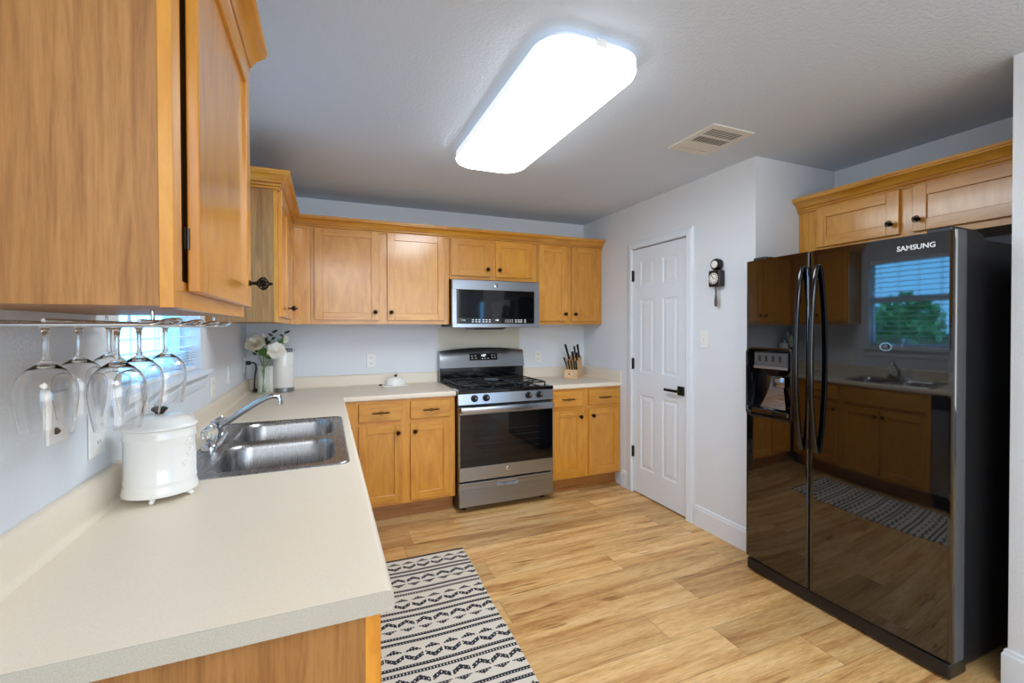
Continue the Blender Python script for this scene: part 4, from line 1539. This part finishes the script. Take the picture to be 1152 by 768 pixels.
for a in (-0.35, -1.55, 1.2, 2.6):
    mb = MB()
    dx, dy = math.cos(a), math.sin(a)
    p = Vector((cx + dx * R * 0.80, cy + dy * R * 0.80, ZC))
    mb.tube([tuple(p + Vector((0, 0, 0.018))), tuple(p + Vector((dx * 0.006, dy * 0.006, 0.012))), tuple(p + Vector((dx * 0.012, dy * 0.012, 0.0068)))], [0.0095, 0.008, 0.0062], 12)
    mb.sphere(tuple(p + Vector((dx * 0.014, dy * 0.014, 0.0066))), 0.0065, 0, 12, 8)
    mb.build('foot', 'enamel_white', ca, 60)
mb = MB()
for k in range(7):
    a0 = -0.75 + 0.0
    pass
for (sa, z, rr_) in ((0.0, 0.13, 0.016), (0.10, 0.10, 0.011), (-0.10, 0.10, 0.011), (0.06, 0.155, 0.010), (-0.06, 0.155, 0.010)):
    a = -0.45 + sa * 1.5
    path = []
    for i in range(14):
        q = 2 * PI * i / 14 * 1.15
        ra = rr_ * (0.35 + 0.65 * i / 13)
        aa = a + ra * math.cos(q) / R
        path.append((cx + R * 0.967 * math.cos(aa), cy + R * 0.967 * math.sin(aa), ZC + z + ra * math.sin(q)))
    mb.tube(path, 0.0016, 6)
mb.build('relief_scrolls', 'enamel_white', cb_, 50)

# ------------------------------------------------------------------ corner: appliance, cord, vase and flowers
ax, ay = 0.262, -0.140
ap = thing('countertop_appliance', 'white cylindrical countertop appliance with steel lid and base in the back corner', 'appliance', (ax, ay, ZC))
mb = MB()
mb.lathe([(0.068, 0.0008), (0.072, 0.004), (0.072, 0.030), (0.069, 0.033)], (ax, ay, ZC), 40)
mb.build('base_ring', 'stainless', ap, 40)
mb = MB()
mb.lathe([(0.069, 0.033), (0.071, 0.036), (0.071, 0.198), (0.069, 0.200), (0.069, 0.203), (0.071, 0.205), (0.071, 0.292), (0.066, 0.296)], (ax, ay, ZC), 40)
mb.build('body', 'enamel_white', ap, 40)
mb = MB()
mb.lathe([(0.060, 0.296), (0.064, 0.300), (0.064, 0.318), (0.060, 0.322), (0.030, 0.324)], (ax - 0.002, ay, ZC), 40)
mb.box(ax + 0.055, ax + 0.078, ay - 0.012, ay + 0.012, ZC + 0.303, ZC + 0.316, 0, 0.003)
mb.build('lid', 'stainless', ap, 40)
mb = MB()
mb.prism([(p[0], p[1]) for p in rrect(0.090, 0.225, -0.155, -0.060, 0.03)], 'z', ZC + 0.0008, ZC + 0.195)
mb.build('side_reservoir', 'enamel_white', ap, 40)

cd = thing('power_cord', 'black power cord plugged into the corner outlet, hanging to the worktop', 'cord', (0.05, -0.10, ZC))
mb = MB(); mb.box(0.009, 0.042, -0.115, -0.087, 1.118, 1.146, 0, 0.005)
mb.build('plug', 'black_plastic', cd)
mb = MB()
mb.tube([(0.040, -0.101, 1.132), (0.060, -0.101, 1.134), (0.074, -0.102, 1.122), (0.076, -0.103, 1.09), (0.070, -0.106, 1.05), (0.066, -0.110, 1.00), (0.066, -0.114, 0.955), (0.068, -0.118, 0.934)], [0.006, 0.006, 0.006, 0.0055, 0.0055, 0.0055, 0.006, 0.007], 8)
mb.build('cable', 'black_plastic', cd, 60)
mb = MB(); mb.sphere((0.070, -0.122, 0.931), 0.0160, 0, 12, 8, (1, 1.1, 1))
mb.build('cord_end', 'black_plastic', cd, 60)

vx, vy = 0.140, -0.235
vs_ = thing('vase', 'clear glass cylinder vase holding white flowers in the back corner', 'vase', (vx, vy, ZC))
mb = MB()
mb.lathe([(0.040, 0.0006), (0.043, 0.004), (0.041, 0.03), (0.037, 0.09), (0.037, 0.15), (0.041, 0.195), (0.0395, 0.195), (0.0355, 0.15), (0.0355, 0.09), (0.0395, 0.03), (0.0395, 0.010)], (vx, vy, ZC), 32)
mb.build('glass_body', 'vase_glass', vs_, 50)
mb = MB(); mb.lathe([(0.0385, 0.011), (0.0385, 0.03), (0.0365, 0.055), (0.036, 0.058)], (vx, vy, ZC), 28)
mb.build('water', 'vase_water', vs_, 50)

def petal(mb, c, ax_, out, up, w, h, cup, m=0):
    """a cupped petal rising from c: out = outward dir, up = axis"""
    side = up.cross(out).normalized()
    G = []
    nu, nv = 5, 5
    for j in range(nv + 1):
        v = j / nv
        wid = w * math.sin(PI * (0.18 + 0.70 * v)) ** 0.8
        curl = cup * v + 0.55 * max(0, v - 0.7)
        rowp = []
        for i in range(nu + 1):
            u = i / nu * 2 - 1
            lift = h * v * (1 - 0.10 * u * u)
            p = c + up * (lift * math.cos(cup * 0.8)) + out * (ax_ + lift * math.sin(curl) - 0.35 * wid * u * u) + side * (wid * u)
            rowp.append(mb.bm.verts.new(p))
        G.append(rowp)
    for j in range(nv):
        for i in range(nu):
            mb.bm.faces.new((G[j][i], G[j][i + 1], G[j + 1][i + 1], G[j + 1][i])).material_index = m


def bloom(c, up, size, mat, parent, layers):
    mb = MB()
    up = up.normalized()
    e1 = up.orthogonal().normalized()
    e2 = up.cross(e1)
    for L, (n, r, h, w, cup) in enumerate(layers):
        for k in range(n):
            a = 2 * PI * k / n + L * 0.7 + random.uniform(-0.15, 0.15)
            out = e1 * math.cos(a) + e2 * math.sin(a)
            petal(mb, c - up * (0.15 * size), r * size, out, up, w * size, h * size * random.uniform(0.92, 1.06), cup)
    mb.sphere(tuple(c + up * size * 0.05), size * 0.22, 0, 8, 6)
    return mb.build('bloom', mat, parent, 180, recalc=False)


FULL = [(3, 0.04, 0.85, 0.30, 0.12), (5, 0.12, 0.88, 0.38, 0.32), (6, 0.2, 0.86, 0.45, 0.62), (7, 0.24, 0.80, 0.50, 0.98), (8, 0.22, 0.74, 0.52, 1.35)]
BUD = [(3, 0.03, 1.0, 0.30, 0.08), (4, 0.1, 0.95, 0.36, 0.2), (4, 0.14, 0.75, 0.36, 0.4)]


def leaf(mb, base, tip, w, normal, m=0):
    d = Vector(tip) - Vector(base)
    s_ = d.cross(Vector(normal)).normalized()
    nn = s_.cross(d).normalized()
    n = 8
    L, Rr, C_ = [], [], []
    for k in range(n + 1):
        f = k / n
        ww = w * math.sin(PI * f) ** 0.8 * (1 - 0.25 * f)
        p = Vector(base) + d * f + nn * (0.10 * d.length * math.sin(PI * f))
        C_.append(mb.bm.verts.new(p))
        L.append(mb.bm.verts.new(p + s_ * ww + nn * ww * 0.25))
        Rr.append(mb.bm.verts.new(p - s_ * ww + nn * ww * 0.25))
    for k in range(n):
        for A, B in ((L, C_), (C_, Rr)):
            mb.bm.faces.new((A[k], B[k], B[k + 1], A[k + 1])).material_index = m


vbase = Vector((vx, vy, ZC + 0.013))
def flower(name, label, head, foot_dx, size, mat, layers, up, leaves=(), leafmat='leaf_green'):
    head = Vector(head)
    f = thing(name, label, 'flower', tuple(vbase + Vector(foot_dx)), 0, 'flowers in the glass vase')
    mb = MB()
    b0 = vbase + Vector(foot_dx)
    neck = Vector((vx, vy, ZC + 0.17)) + Vector((-foot_dx[0] * 0.8, -foot_dx[1] * 0.8, 0))
    path = [b0, b0.lerp(neck, 0.5), neck, neck.lerp(head, 0.55) + Vector((0, 0, 0.008)), head - up.normalized() * size * 0.1]
    mb.tube([tuple(p) for p in path], [0.0032, 0.0032, 0.003, 0.0027, 0.0024], 7)
    mb.build('stem', 'stem_green', f, 60)
    if layers:
        bloom(head, up, size, mat, f, layers)
        mb = MB()
        upn = up.normalized(); e1 = upn.orthogonal().normalized(); e2 = upn.cross(e1)
        for k in range(5):
            a = 2 * PI * k / 5
            o_ = e1 * math.cos(a) + e2 * math.sin(a)
            leaf(mb, head - upn * size * 0.22, head + o_ * size * 0.5 - upn * size * 0.05, size * 0.14, upn)
        mb.build('sepals', 'leaf_green', f, recalc=False)
    for (a, b_, w) in leaves:
        mb = MB(); leaf(mb, a, b_, w, (0.2, -1, 0.5)); mb.build('leaf', leafmat, f, 180, recalc=False)
    return f


U_ = Vector
flower('white_rose', 'large open white rose on the right of the vase, facing the room', (0.222, -0.262, 1.222), (0.008, -0.006, 0), 0.066, 'petal_white', FULL, U_((0.25, -0.9, 0.30)),
       [((0.150, -0.262, 1.215), (0.188, -0.285, 1.165), 0.026)])
flower('white_rose', 'large cream white rose on the left of the vase, tilted towards the wall', (0.092, -0.262, 1.270), (-0.009, 0.004, 0), 0.070, 'petal_cream', FULL, U_((-0.10, -0.75, 0.65)),
       [((0.115, -0.262, 1.235), (0.180, -0.300, 1.185), 0.040)])
flower('rose_bud', 'half open white rose bud sticking out at the upper right', (0.276, -0.240, 1.288), (0.010, 0.008, 0), 0.058, 'petal_white', BUD, U_((0.35, -0.2, 0.9)),
       [((0.250, -0.245, 1.270), (0.268, -0.255, 1.325), 0.014), ((0.255, -0.245, 1.270), (0.232, -0.255, 1.312), 0.014)])
flower('rose_bud', 'small closed cream bud between the two large roses', (0.142, -0.240, 1.322), (0.0, 0.010, 0), 0.036, 'petal_cream', BUD, U_((0.0, -0.1, 1)),
       [((0.150, -0.240, 1.29), (0.172, -0.26, 1.325), 0.014), ((0.155, -0.24, 1.27), (0.190, -0.27, 1.30), 0.016)], 'leaf_dark')
sprigs = [('dark green leaf sprig rising highest behind the flowers', (0.206, -0.235, 1.358), (0.004, 0.0, 0)),
          ('thin dark twig with small leaves at the upper right of the bouquet', (0.286, -0.230, 1.352), (-0.006, -0.008, 0)),
          ('short dark leaf sprig on the far left of the bouquet', (0.052, -0.235, 1.300), (-0.004, -0.010, 0))]
for lab, tip, fd in sprigs:
    tip = Vector(tip)
    f = thing('leaf_sprig', lab, 'foliage', tuple(vbase + Vector(fd)), 0, 'leaf sprigs in the glass vase')
    neck = Vector((vx, vy, ZC + 0.18)) - Vector(fd) * 0.6
    mb = MB(); mb.tube([tuple(vbase + Vector(fd)), tuple(neck), tuple(neck.lerp(tip, 0.6) + Vector((0, 0, 0.01))), tuple(tip)], [0.0025, 0.0022, 0.0018, 0.0012], 6)
    mb.build('stem', 'stem_green', f, 60)
    mb = MB()
    for k in range(6):
        q = neck.lerp(tip, 0.50 + 0.5 * k / 5)
        s_ = 1 if k % 2 else -1
        leaf(mb, q, q + Vector((s_ * 0.030, -0.014, 0.018)), 0.0105, (0, -1, 0.3))
    leaf(mb, tip - Vector((0.012, 0, 0.0)), tip + Vector((0.016, -0.004, 0.008)), 0.010, (0, -1, 0.2))
    mb.build('leaves', 'leaf_dark', f, 180, recalc=False)

# ------------------------------------------------------------------ butter dish by the range
bx, by = 1.085, -0.125
bd = thing('butter_dish', 'small white ribbed butter dish with dark knob left of the range', 'dish', (bx, by, ZC))
mb = MB(); mb.prism([(p[0], p[1]) for p in rrect(bx - 0.112, bx + 0.098, by - 0.050, by + 0.050, 0.03)], 'z', ZC + 0.0006, ZC + 0.008)
mb.build('base_tray', 'enamel_white', bd)
mb = MB()
rings = []
for r, z in ((0.084, 0.009), (0.084, 0.016), (0.080, 0.020), (0.078, 0.035), (0.066, 0.056), (0.045, 0.068), (0.015, 0.073)):
    ring = []
    for i in range(96):
        a = 2 * PI * i / 96
        rib = 1 + (0.022 if 0.018 < z < 0.066 else 0.0) * math.cos(24 * a)
        ring.append((bx + r * rib * math.cos(a), by + r * rib * 0.55 * math.sin(a), ZC + z))
    rings.append(ring)
mb.loft(rings)
dm = mb.build('ribbed_cover', 'enamel_white', bd, 60)
mb = MB()
mb.lathe([(0.006, 0.073), (0.008, 0.076), (0.015, 0.086), (0.016, 0.089), (0.010, 0.092)], (bx, by, ZC), 18)
mb.sphere((bx, by, ZC + 0.102), 0.011, 1, 12, 8)
mb.build('knob', ['pewter', 'crystal'], dm, 30)
mb = MB(); mb.tube([(bx - 0.108, by - 0.004, ZC + 0.010), (bx - 0.126, by - 0.012, ZC + 0.014), (bx - 0.136, by - 0.016, ZC + 0.010)], [0.005, 0.006, 0.004], 8)
mb.build('handle', 'bronze_dark', bd, 50)

# ------------------------------------------------------------------ knife block and knives (local frame: front = -y)
KBX, KBY, KROT = 2.735, -0.175, -0.80
kb = thing('knife_block', 'light wood knife block full of black handled knives right of the range', 'knife block', (KBX, KBY, ZC + 0.0006), KROT)
mb = MB()
mb.loft([[(x, -0.100, 0.0), (x, -0.040, 0.0), (x, -0.040, 0.088), (x, -0.092, 0.078)] for x in (-0.062, 0.062)])
mb.build('front_block', 'block_wood', kb, world=False)
mb = MB()
mb.loft([[(x, -0.0395, 0.0), (x, 0.100, 0.0), (x, 0.108, 0.030), (x, 0.058, 0.205), (x, -0.0395, 0.150)] for x in (-0.062, 0.062)])
mb.build('main_block', 'block_wood', kb, world=False)
mb = MB()
for sx_ in (-0.016, 0.012):
    mb.lathe([(0.007, 0), (0.007, -0.0008)], (sx_, -0.098, 0.040), 14, 'y', 0 if sx_ < 0 else 1)
mb.build('maker_mark', ['bronze_dark', 'lettering_white'], kb, world=False)
KM = Matrix.Translation(Vector((KBX, KBY, ZC + 0.0006))) @ Matrix.Rotation(KROT, 4, 'Z')


def knife(name, label, base, direc, length, r, group):
    k = thing(name, label, 'knife', tuple(KM @ Vector(base)), KROT, group)
    d = Vector(direc).normalized()
    mb = MB()
    a = d.orthogonal().normalized(); b_ = Vector((1, 0, 0))
    b_ = (b_ - d * b_.dot(d)).normalized(); a = d.cross(b_)
    rings = []
    for f, s_ in ((0.0, 0.8), (0.05, 0.95), (0.3, 0.9), (0.6, 1.0), (0.85, 1.15), (0.96, 1.1), (1.0, 0.7)):
        c = d * (length * f)
        rings.append([tuple(c + b_ * (0.75 * r * s_ * math.cos(t_)) + a * (1.25 * r * s_ * math.sin(t_))) for t_ in [2 * PI * i / 12 for i in range(12)]])
    mb.loft(rings)
    mb.build('handle', 'black_plastic', k, 50, world=False)
    mb = MB()
    mb.loft([[tuple(d * q + b_ * (s1 * 0.001) + a * (s2 * r * 0.9)) for s1, s2 in ((-1, -1), (1, -1), (1, 1), (-1, 1))] for q in (-0.035, 0.002)])
    mb.build('blade', 'stainless', k, world=False)
    for f in (0.25, 0.7):
        mb = MB()
        c = d * (length * f) + b_ * (-0.76 * r)
        mb.sphere(tuple(c), 0.0022, 0, 8, 6)
        mb.build('rivet', 'chrome', k, world=False)
    return k


up_ = (0.0, -0.42, 0.9)
for i, x in enumerate((-0.048, -0.022, 0.004, 0.030, 0.050)):
    lab = ['steak knife in the low front row of the block, leftmost and pulled highest', 'steak knife second from the left in the low front row of the block', 'steak knife in the middle of the low front row of the block',
           'steak knife second from the right in the low front row of the block', 'steak knife at the right end of the low front row of the block'][i]
    knife('steak_knife', lab, (x, -0.066, 0.0835 + (0.028 if i == 0 else 0)), up_ if i else (-0.18, -0.42, 0.9), 0.092, 0.0088, 'steak knives in the front of the block')
for i, (x, y, L, r, dx) in enumerate(((-0.042, 0.000, 0.155, 0.0125, -0.16), (0.000, -0.010, 0.085, 0.0135, 0.0), (0.014, 0.030, 0.115, 0.011, -0.05), (0.044, 0.036, 0.130, 0.0125, -0.03), (0.036, -0.012, 0.075, 0.011, 0.05))):
    zt = 0.150 + (y + 0.0395) / (0.058 + 0.0395) * 0.055
    lab = ['longest black kitchen knife at the upper left of the block', 'stout black handled knife in the centre of the block', 'slim black kitchen knife behind the centre of the block',
           'black kitchen knife at the upper right of the block', 'short black handled knife at the lower right of the main block'][i]
    knife('kitchen_knife', lab, (x, y, zt + 0.001), (dx, -0.34, 0.9), L, r, 'kitchen knives in the back of the block')

# ------------------------------------------------------------------ wall plates
def plate(name, label, fr, u, v, kind, w=0.072, h=0.116):
    o = thing(name, label, 'outlet' if 'outlet' in name else 'switch', fr.p(u, v, 0))
    mb = MB(); fr.box(mb, u - w / 2, u + w / 2, v - h / 2, v + h / 2, 0.0005, 0.0065, 0, 0.0025)
    p = mb.build('cover_plate', 'plastic_white', o)
    if kind == 'duplex':
        for dv in (-0.024, 0.024):
            mb = MB()
            fr.box(mb, u - 0.016, u + 0.016, v + dv - 0.014, v + dv + 0.014, 0.006, 0.0085, 0, 0.002)
            fr.box(mb, u - 0.008, u - 0.0055, v + dv - 0.002, v + dv + 0.007, 0.0083, 0.0088, 1)
            fr.box(mb, u + 0.0055, u + 0.008, v + dv - 0.002, v + dv + 0.007, 0.0083, 0.0088, 1)
            fr.box(mb, u - 0.0025, u + 0.0025, v + dv - 0.010, v + dv - 0.006, 0.0083, 0.0088, 1)
            mb.build('socket', ['plastic_white', 'slot_dark'], o)
    elif kind == 'gfci':
        mb = MB()
        fr.box(mb, u - 0.017, u + 0.017, v - 0.034, v + 0.034, 0.006, 0.0085, 0, 0.002)
        for dv in (-0.022, 0.022):
            fr.box(mb, u - 0.008, u - 0.0055, v + dv - 0.004, v + dv + 0.005, 0.0083, 0.0088, 1)
            fr.box(mb, u + 0.0055, u + 0.008, v + dv - 0.004, v + dv + 0.005, 0.0083, 0.0088, 1)
        mb.build('socket', ['plastic_white', 'slot_dark'], o)
    elif kind == 'toggle':
        mb = MB()
        fr.box(mb, u - 0.005, u + 0.005, v - 0.012, v + 0.012, 0.006, 0.0075)
        c = fr.p(u, v + 0.004, 0.012)
        fr.box(mb, u - 0.0035, u + 0.0035, v - 0.002, v + 0.008, 0.0065, 0.018, 0, 0.001)
        mb.build('toggle', 'plastic_white', o)
    elif kind == 'blank':
        mb = MB()
        c = Vector(fr.p(u + 0.012, v - 0.030, 0.0065))
        mb.sphere(tuple(c), 0.008, 0, 12, 8)
        mb.build('jack', 'bronze_dark', o)
    mb = MB()
    fr.box(mb, u - 0.002, u + 0.002, v - 0.001, v + 0.001, 0.0064, 0.0068)
    return o


WL = Fr((0, 0, 0), (0, -1, 0), (1, 0, 0))
WB = Fr((0, 0, 0), (1, 0, 0), (0, -1, 0))
WR = Fr((XR, 0, 0), (0, -1, 0), (-1, 0, 0))
plate('wall_outlet', 'white wall plate with a dark round jack behind the leftmost wine glass', WL, 2.600, 1.190, 'blank', 0.086)
plate('wall_outlet', 'white wall outlet on the window wall just left of the white canister', WL, 2.418, 1.112, 'gfci', 0.082)
plate('wall_outlet', 'white wall outlet on the window wall just under the end of the window sill', WL, 1.120, 1.075, 'gfci', 0.10)
plate('wall_outlet', 'white wall plate on the window wall between the sill and the back corner', WL, 0.700, 1.105, 'gfci')
plate('wall_outlet', 'white wall outlet in the back corner with the black plug in it', WL, 0.101, 1.115, 'duplex')
plate('wall_outlet', 'white outlet on the back wall above the butter dish', WB, 0.902, 1.118, 'duplex')
plate('wall_outlet', 'white outlet on the back wall between the range and the knife block', WB, 2.442, 1.112, 'duplex')
plate('light_switch', 'white toggle light switch right of the pantry door', WR, 1.568, 1.302, 'toggle')

# ------------------------------------------------------------------ small black pendulum clock
ck = thing('wall_clock', 'small black pendulum wall clock hanging right of the pantry door', 'clock', (XR, -1.690, 1.60))
yk = -1.690
mb = MB(); WRk = WR
WR.box(mb, 1.690 - 0.046, 1.690 + 0.046, 1.652, 1.760, 0.0008, 0.052, 0, 0.007)
bd_ = mb.build('case', 'black_plastic', ck)
mb = MB()
mb.lathe([(0.036, -0.0515), (0.036, -0.0535)], (XR, yk, 1.706), 28, 'x')
dl = mb.build('dial', 'clock_dial', ck)
mb = MB()
for k in range(12):
    a = 2 * PI * k / 12
    c = (XR - 0.0538, yk - 0.0285 * math.sin(a), 1.706 + 0.0285 * math.cos(a))
    mb.box(c[0] - 0.0006, c[0] + 0.0006, c[1] - 0.0035, c[1] + 0.0035, c[2] - 0.0035, c[2] + 0.0035)
mb.build('hour_marks', 'slot_dark', dl)
mb = MB()
for a, L in ((1.9, 0.018), (-0.6, 0.024)):
    mb.tube([(XR - 0.055, yk, 1.706), (XR - 0.055, yk - L * math.sin(a), 1.706 + L * math.cos(a))], 0.0016, 6)
mb.build('hands', 'slot_dark', dl)
mb = MB()
mb.lathe([(0.030, -0.001), (0.037, -0.006), (0.038, -0.036), (0.033, -0.044)], (XR, yk, 1.798), 28, 'x')
mb.build('top_cap', 'black_plastic', ck, 40)
mb = MB()
mb.lathe([(0.024, -0.0435), (0.024, -0.047), (0.018, -0.050)], (XR, yk, 1.798), 28, 'x')
mb.build('cap_plate', 'clock_dial', ck, 40)
mb = MB(); WR.box(mb, 1.690 - 0.012, 1.690 + 0.012, 1.764, 1.7605 - 0.002, 0.01, 0.035)
mb.box(XR - 0.035, XR - 0.010, yk - 0.012, yk + 0.012, 1.755, 1.768)
mb.build('collar', 'pendulum_silver', ck)
mb = MB()
mb.loft([[(XR - 0.030 + s1 * 0.002, yk + w * s2, z) for s1, s2 in ((-1, -1), (1, -1), (1, 1), (-1, 1))] for w, z in ((0.006, 1.656), (0.006, 1.60), (0.013, 1.56), (0.012, 1.53), (0.004, 1.522))])
mb.build('pendulum', 'pendulum_silver', ck)

# ------------------------------------------------------------------ woven runner
RW, RL = 0.61, 1.62
cell = 0.0045
nx, ny = int(RW / cell), int(RL / cell)
def rug_dark(u, v):
    """u across from the right edge, v from the far edge, metres"""
    if v < 0.014:
        return True
    P = 0.183
    q = (v - 0.080 + P / 2) % P - P / 2          # 0 at motif centre line
    k = int(math.floor((v - 0.080 + P / 2) / P))
    flip = 1 if k % 2 == 0 else -1
    p = 0.0815
    s = ((u + 0.02) % p) - p / 2
    aq = abs(q)
    iu, iv = int(round(u / cell - 0.5)), int(round(v / cell - 0.5))
    if aq < 0.054:
        y = q * flip                              # + towards the chevron side
        g = abs(s) / (p / 2)
        if g > 0.93:
            return False
        if y > 0:
            lo, hi = 0.026 - 0.026 * g, 0.050 - 0.026 * g
            if lo < y < hi:
                return not (abs(y - (lo + hi) / 2) < 0.0030 and iu % 4 == 0)
            return False
        return -(0.038 - 0.026 * g) < y < -0.013 and not (iu % 3 == 0 and iv % 3 == 0)
    if abs(aq - 0.0725) < 0.0092:
        return not (abs(aq - 0.0725) < 0.0023 and iu % 3 == 0)
    return False
rug_loc = Vector((1.340, -1.192, 0.0))
bm = bmesh.new()
V = [[None] * (ny + 1) for _ in range(nx + 1)]
for i in range(nx + 1):
    for j in range(ny + 1):
        u, v = i * cell, j * cell
        wob = 0.0015 * math.sin(u * 9 + v * 3) + 0.001 * math.sin(v * 17)
        V[i][j] = bm.verts.new((-u + 0.003 * math.sin(v * 8), -v + 0.003 * math.sin(u * 11 + 1.0), 0.007 + wob * 0.5))
for i in range(nx):
    for j in range(ny):
        f = bm.faces.new((V[i][j], V[i + 1][j], V[i + 1][j + 1], V[i][j + 1]))
        f.material_index = 1 if rug_dark((i + 0.5) * cell, (j + 0.5) * cell) else 0
be = [e for e in bm.edges if e.is_boundary]
ex = bmesh.ops.extrude_edge_only(bm, edges=be)
for g in ex['geom']:
    if isinstance(g, bmesh.types.BMVert):
        g.co.z = 0.0005
bmesh.ops.recalc_face_normals(bm, faces=bm.faces)
me = bpy.data.meshes.new('rug')
bm.to_mesh(me); bm.free()
me.materials.append(MATS['rug_cream']); me.materials.append(MATS['rug_charcoal'])
rug = bpy.data.objects.new('rug', me)
COL.objects.link(rug)
rug.location = rug_loc
rug.rotation_euler = (0, 0, -0.024)
tag(rug, 'cream runner rug with charcoal geometric bands on the plank floor by the sink cabinets', 'rug')
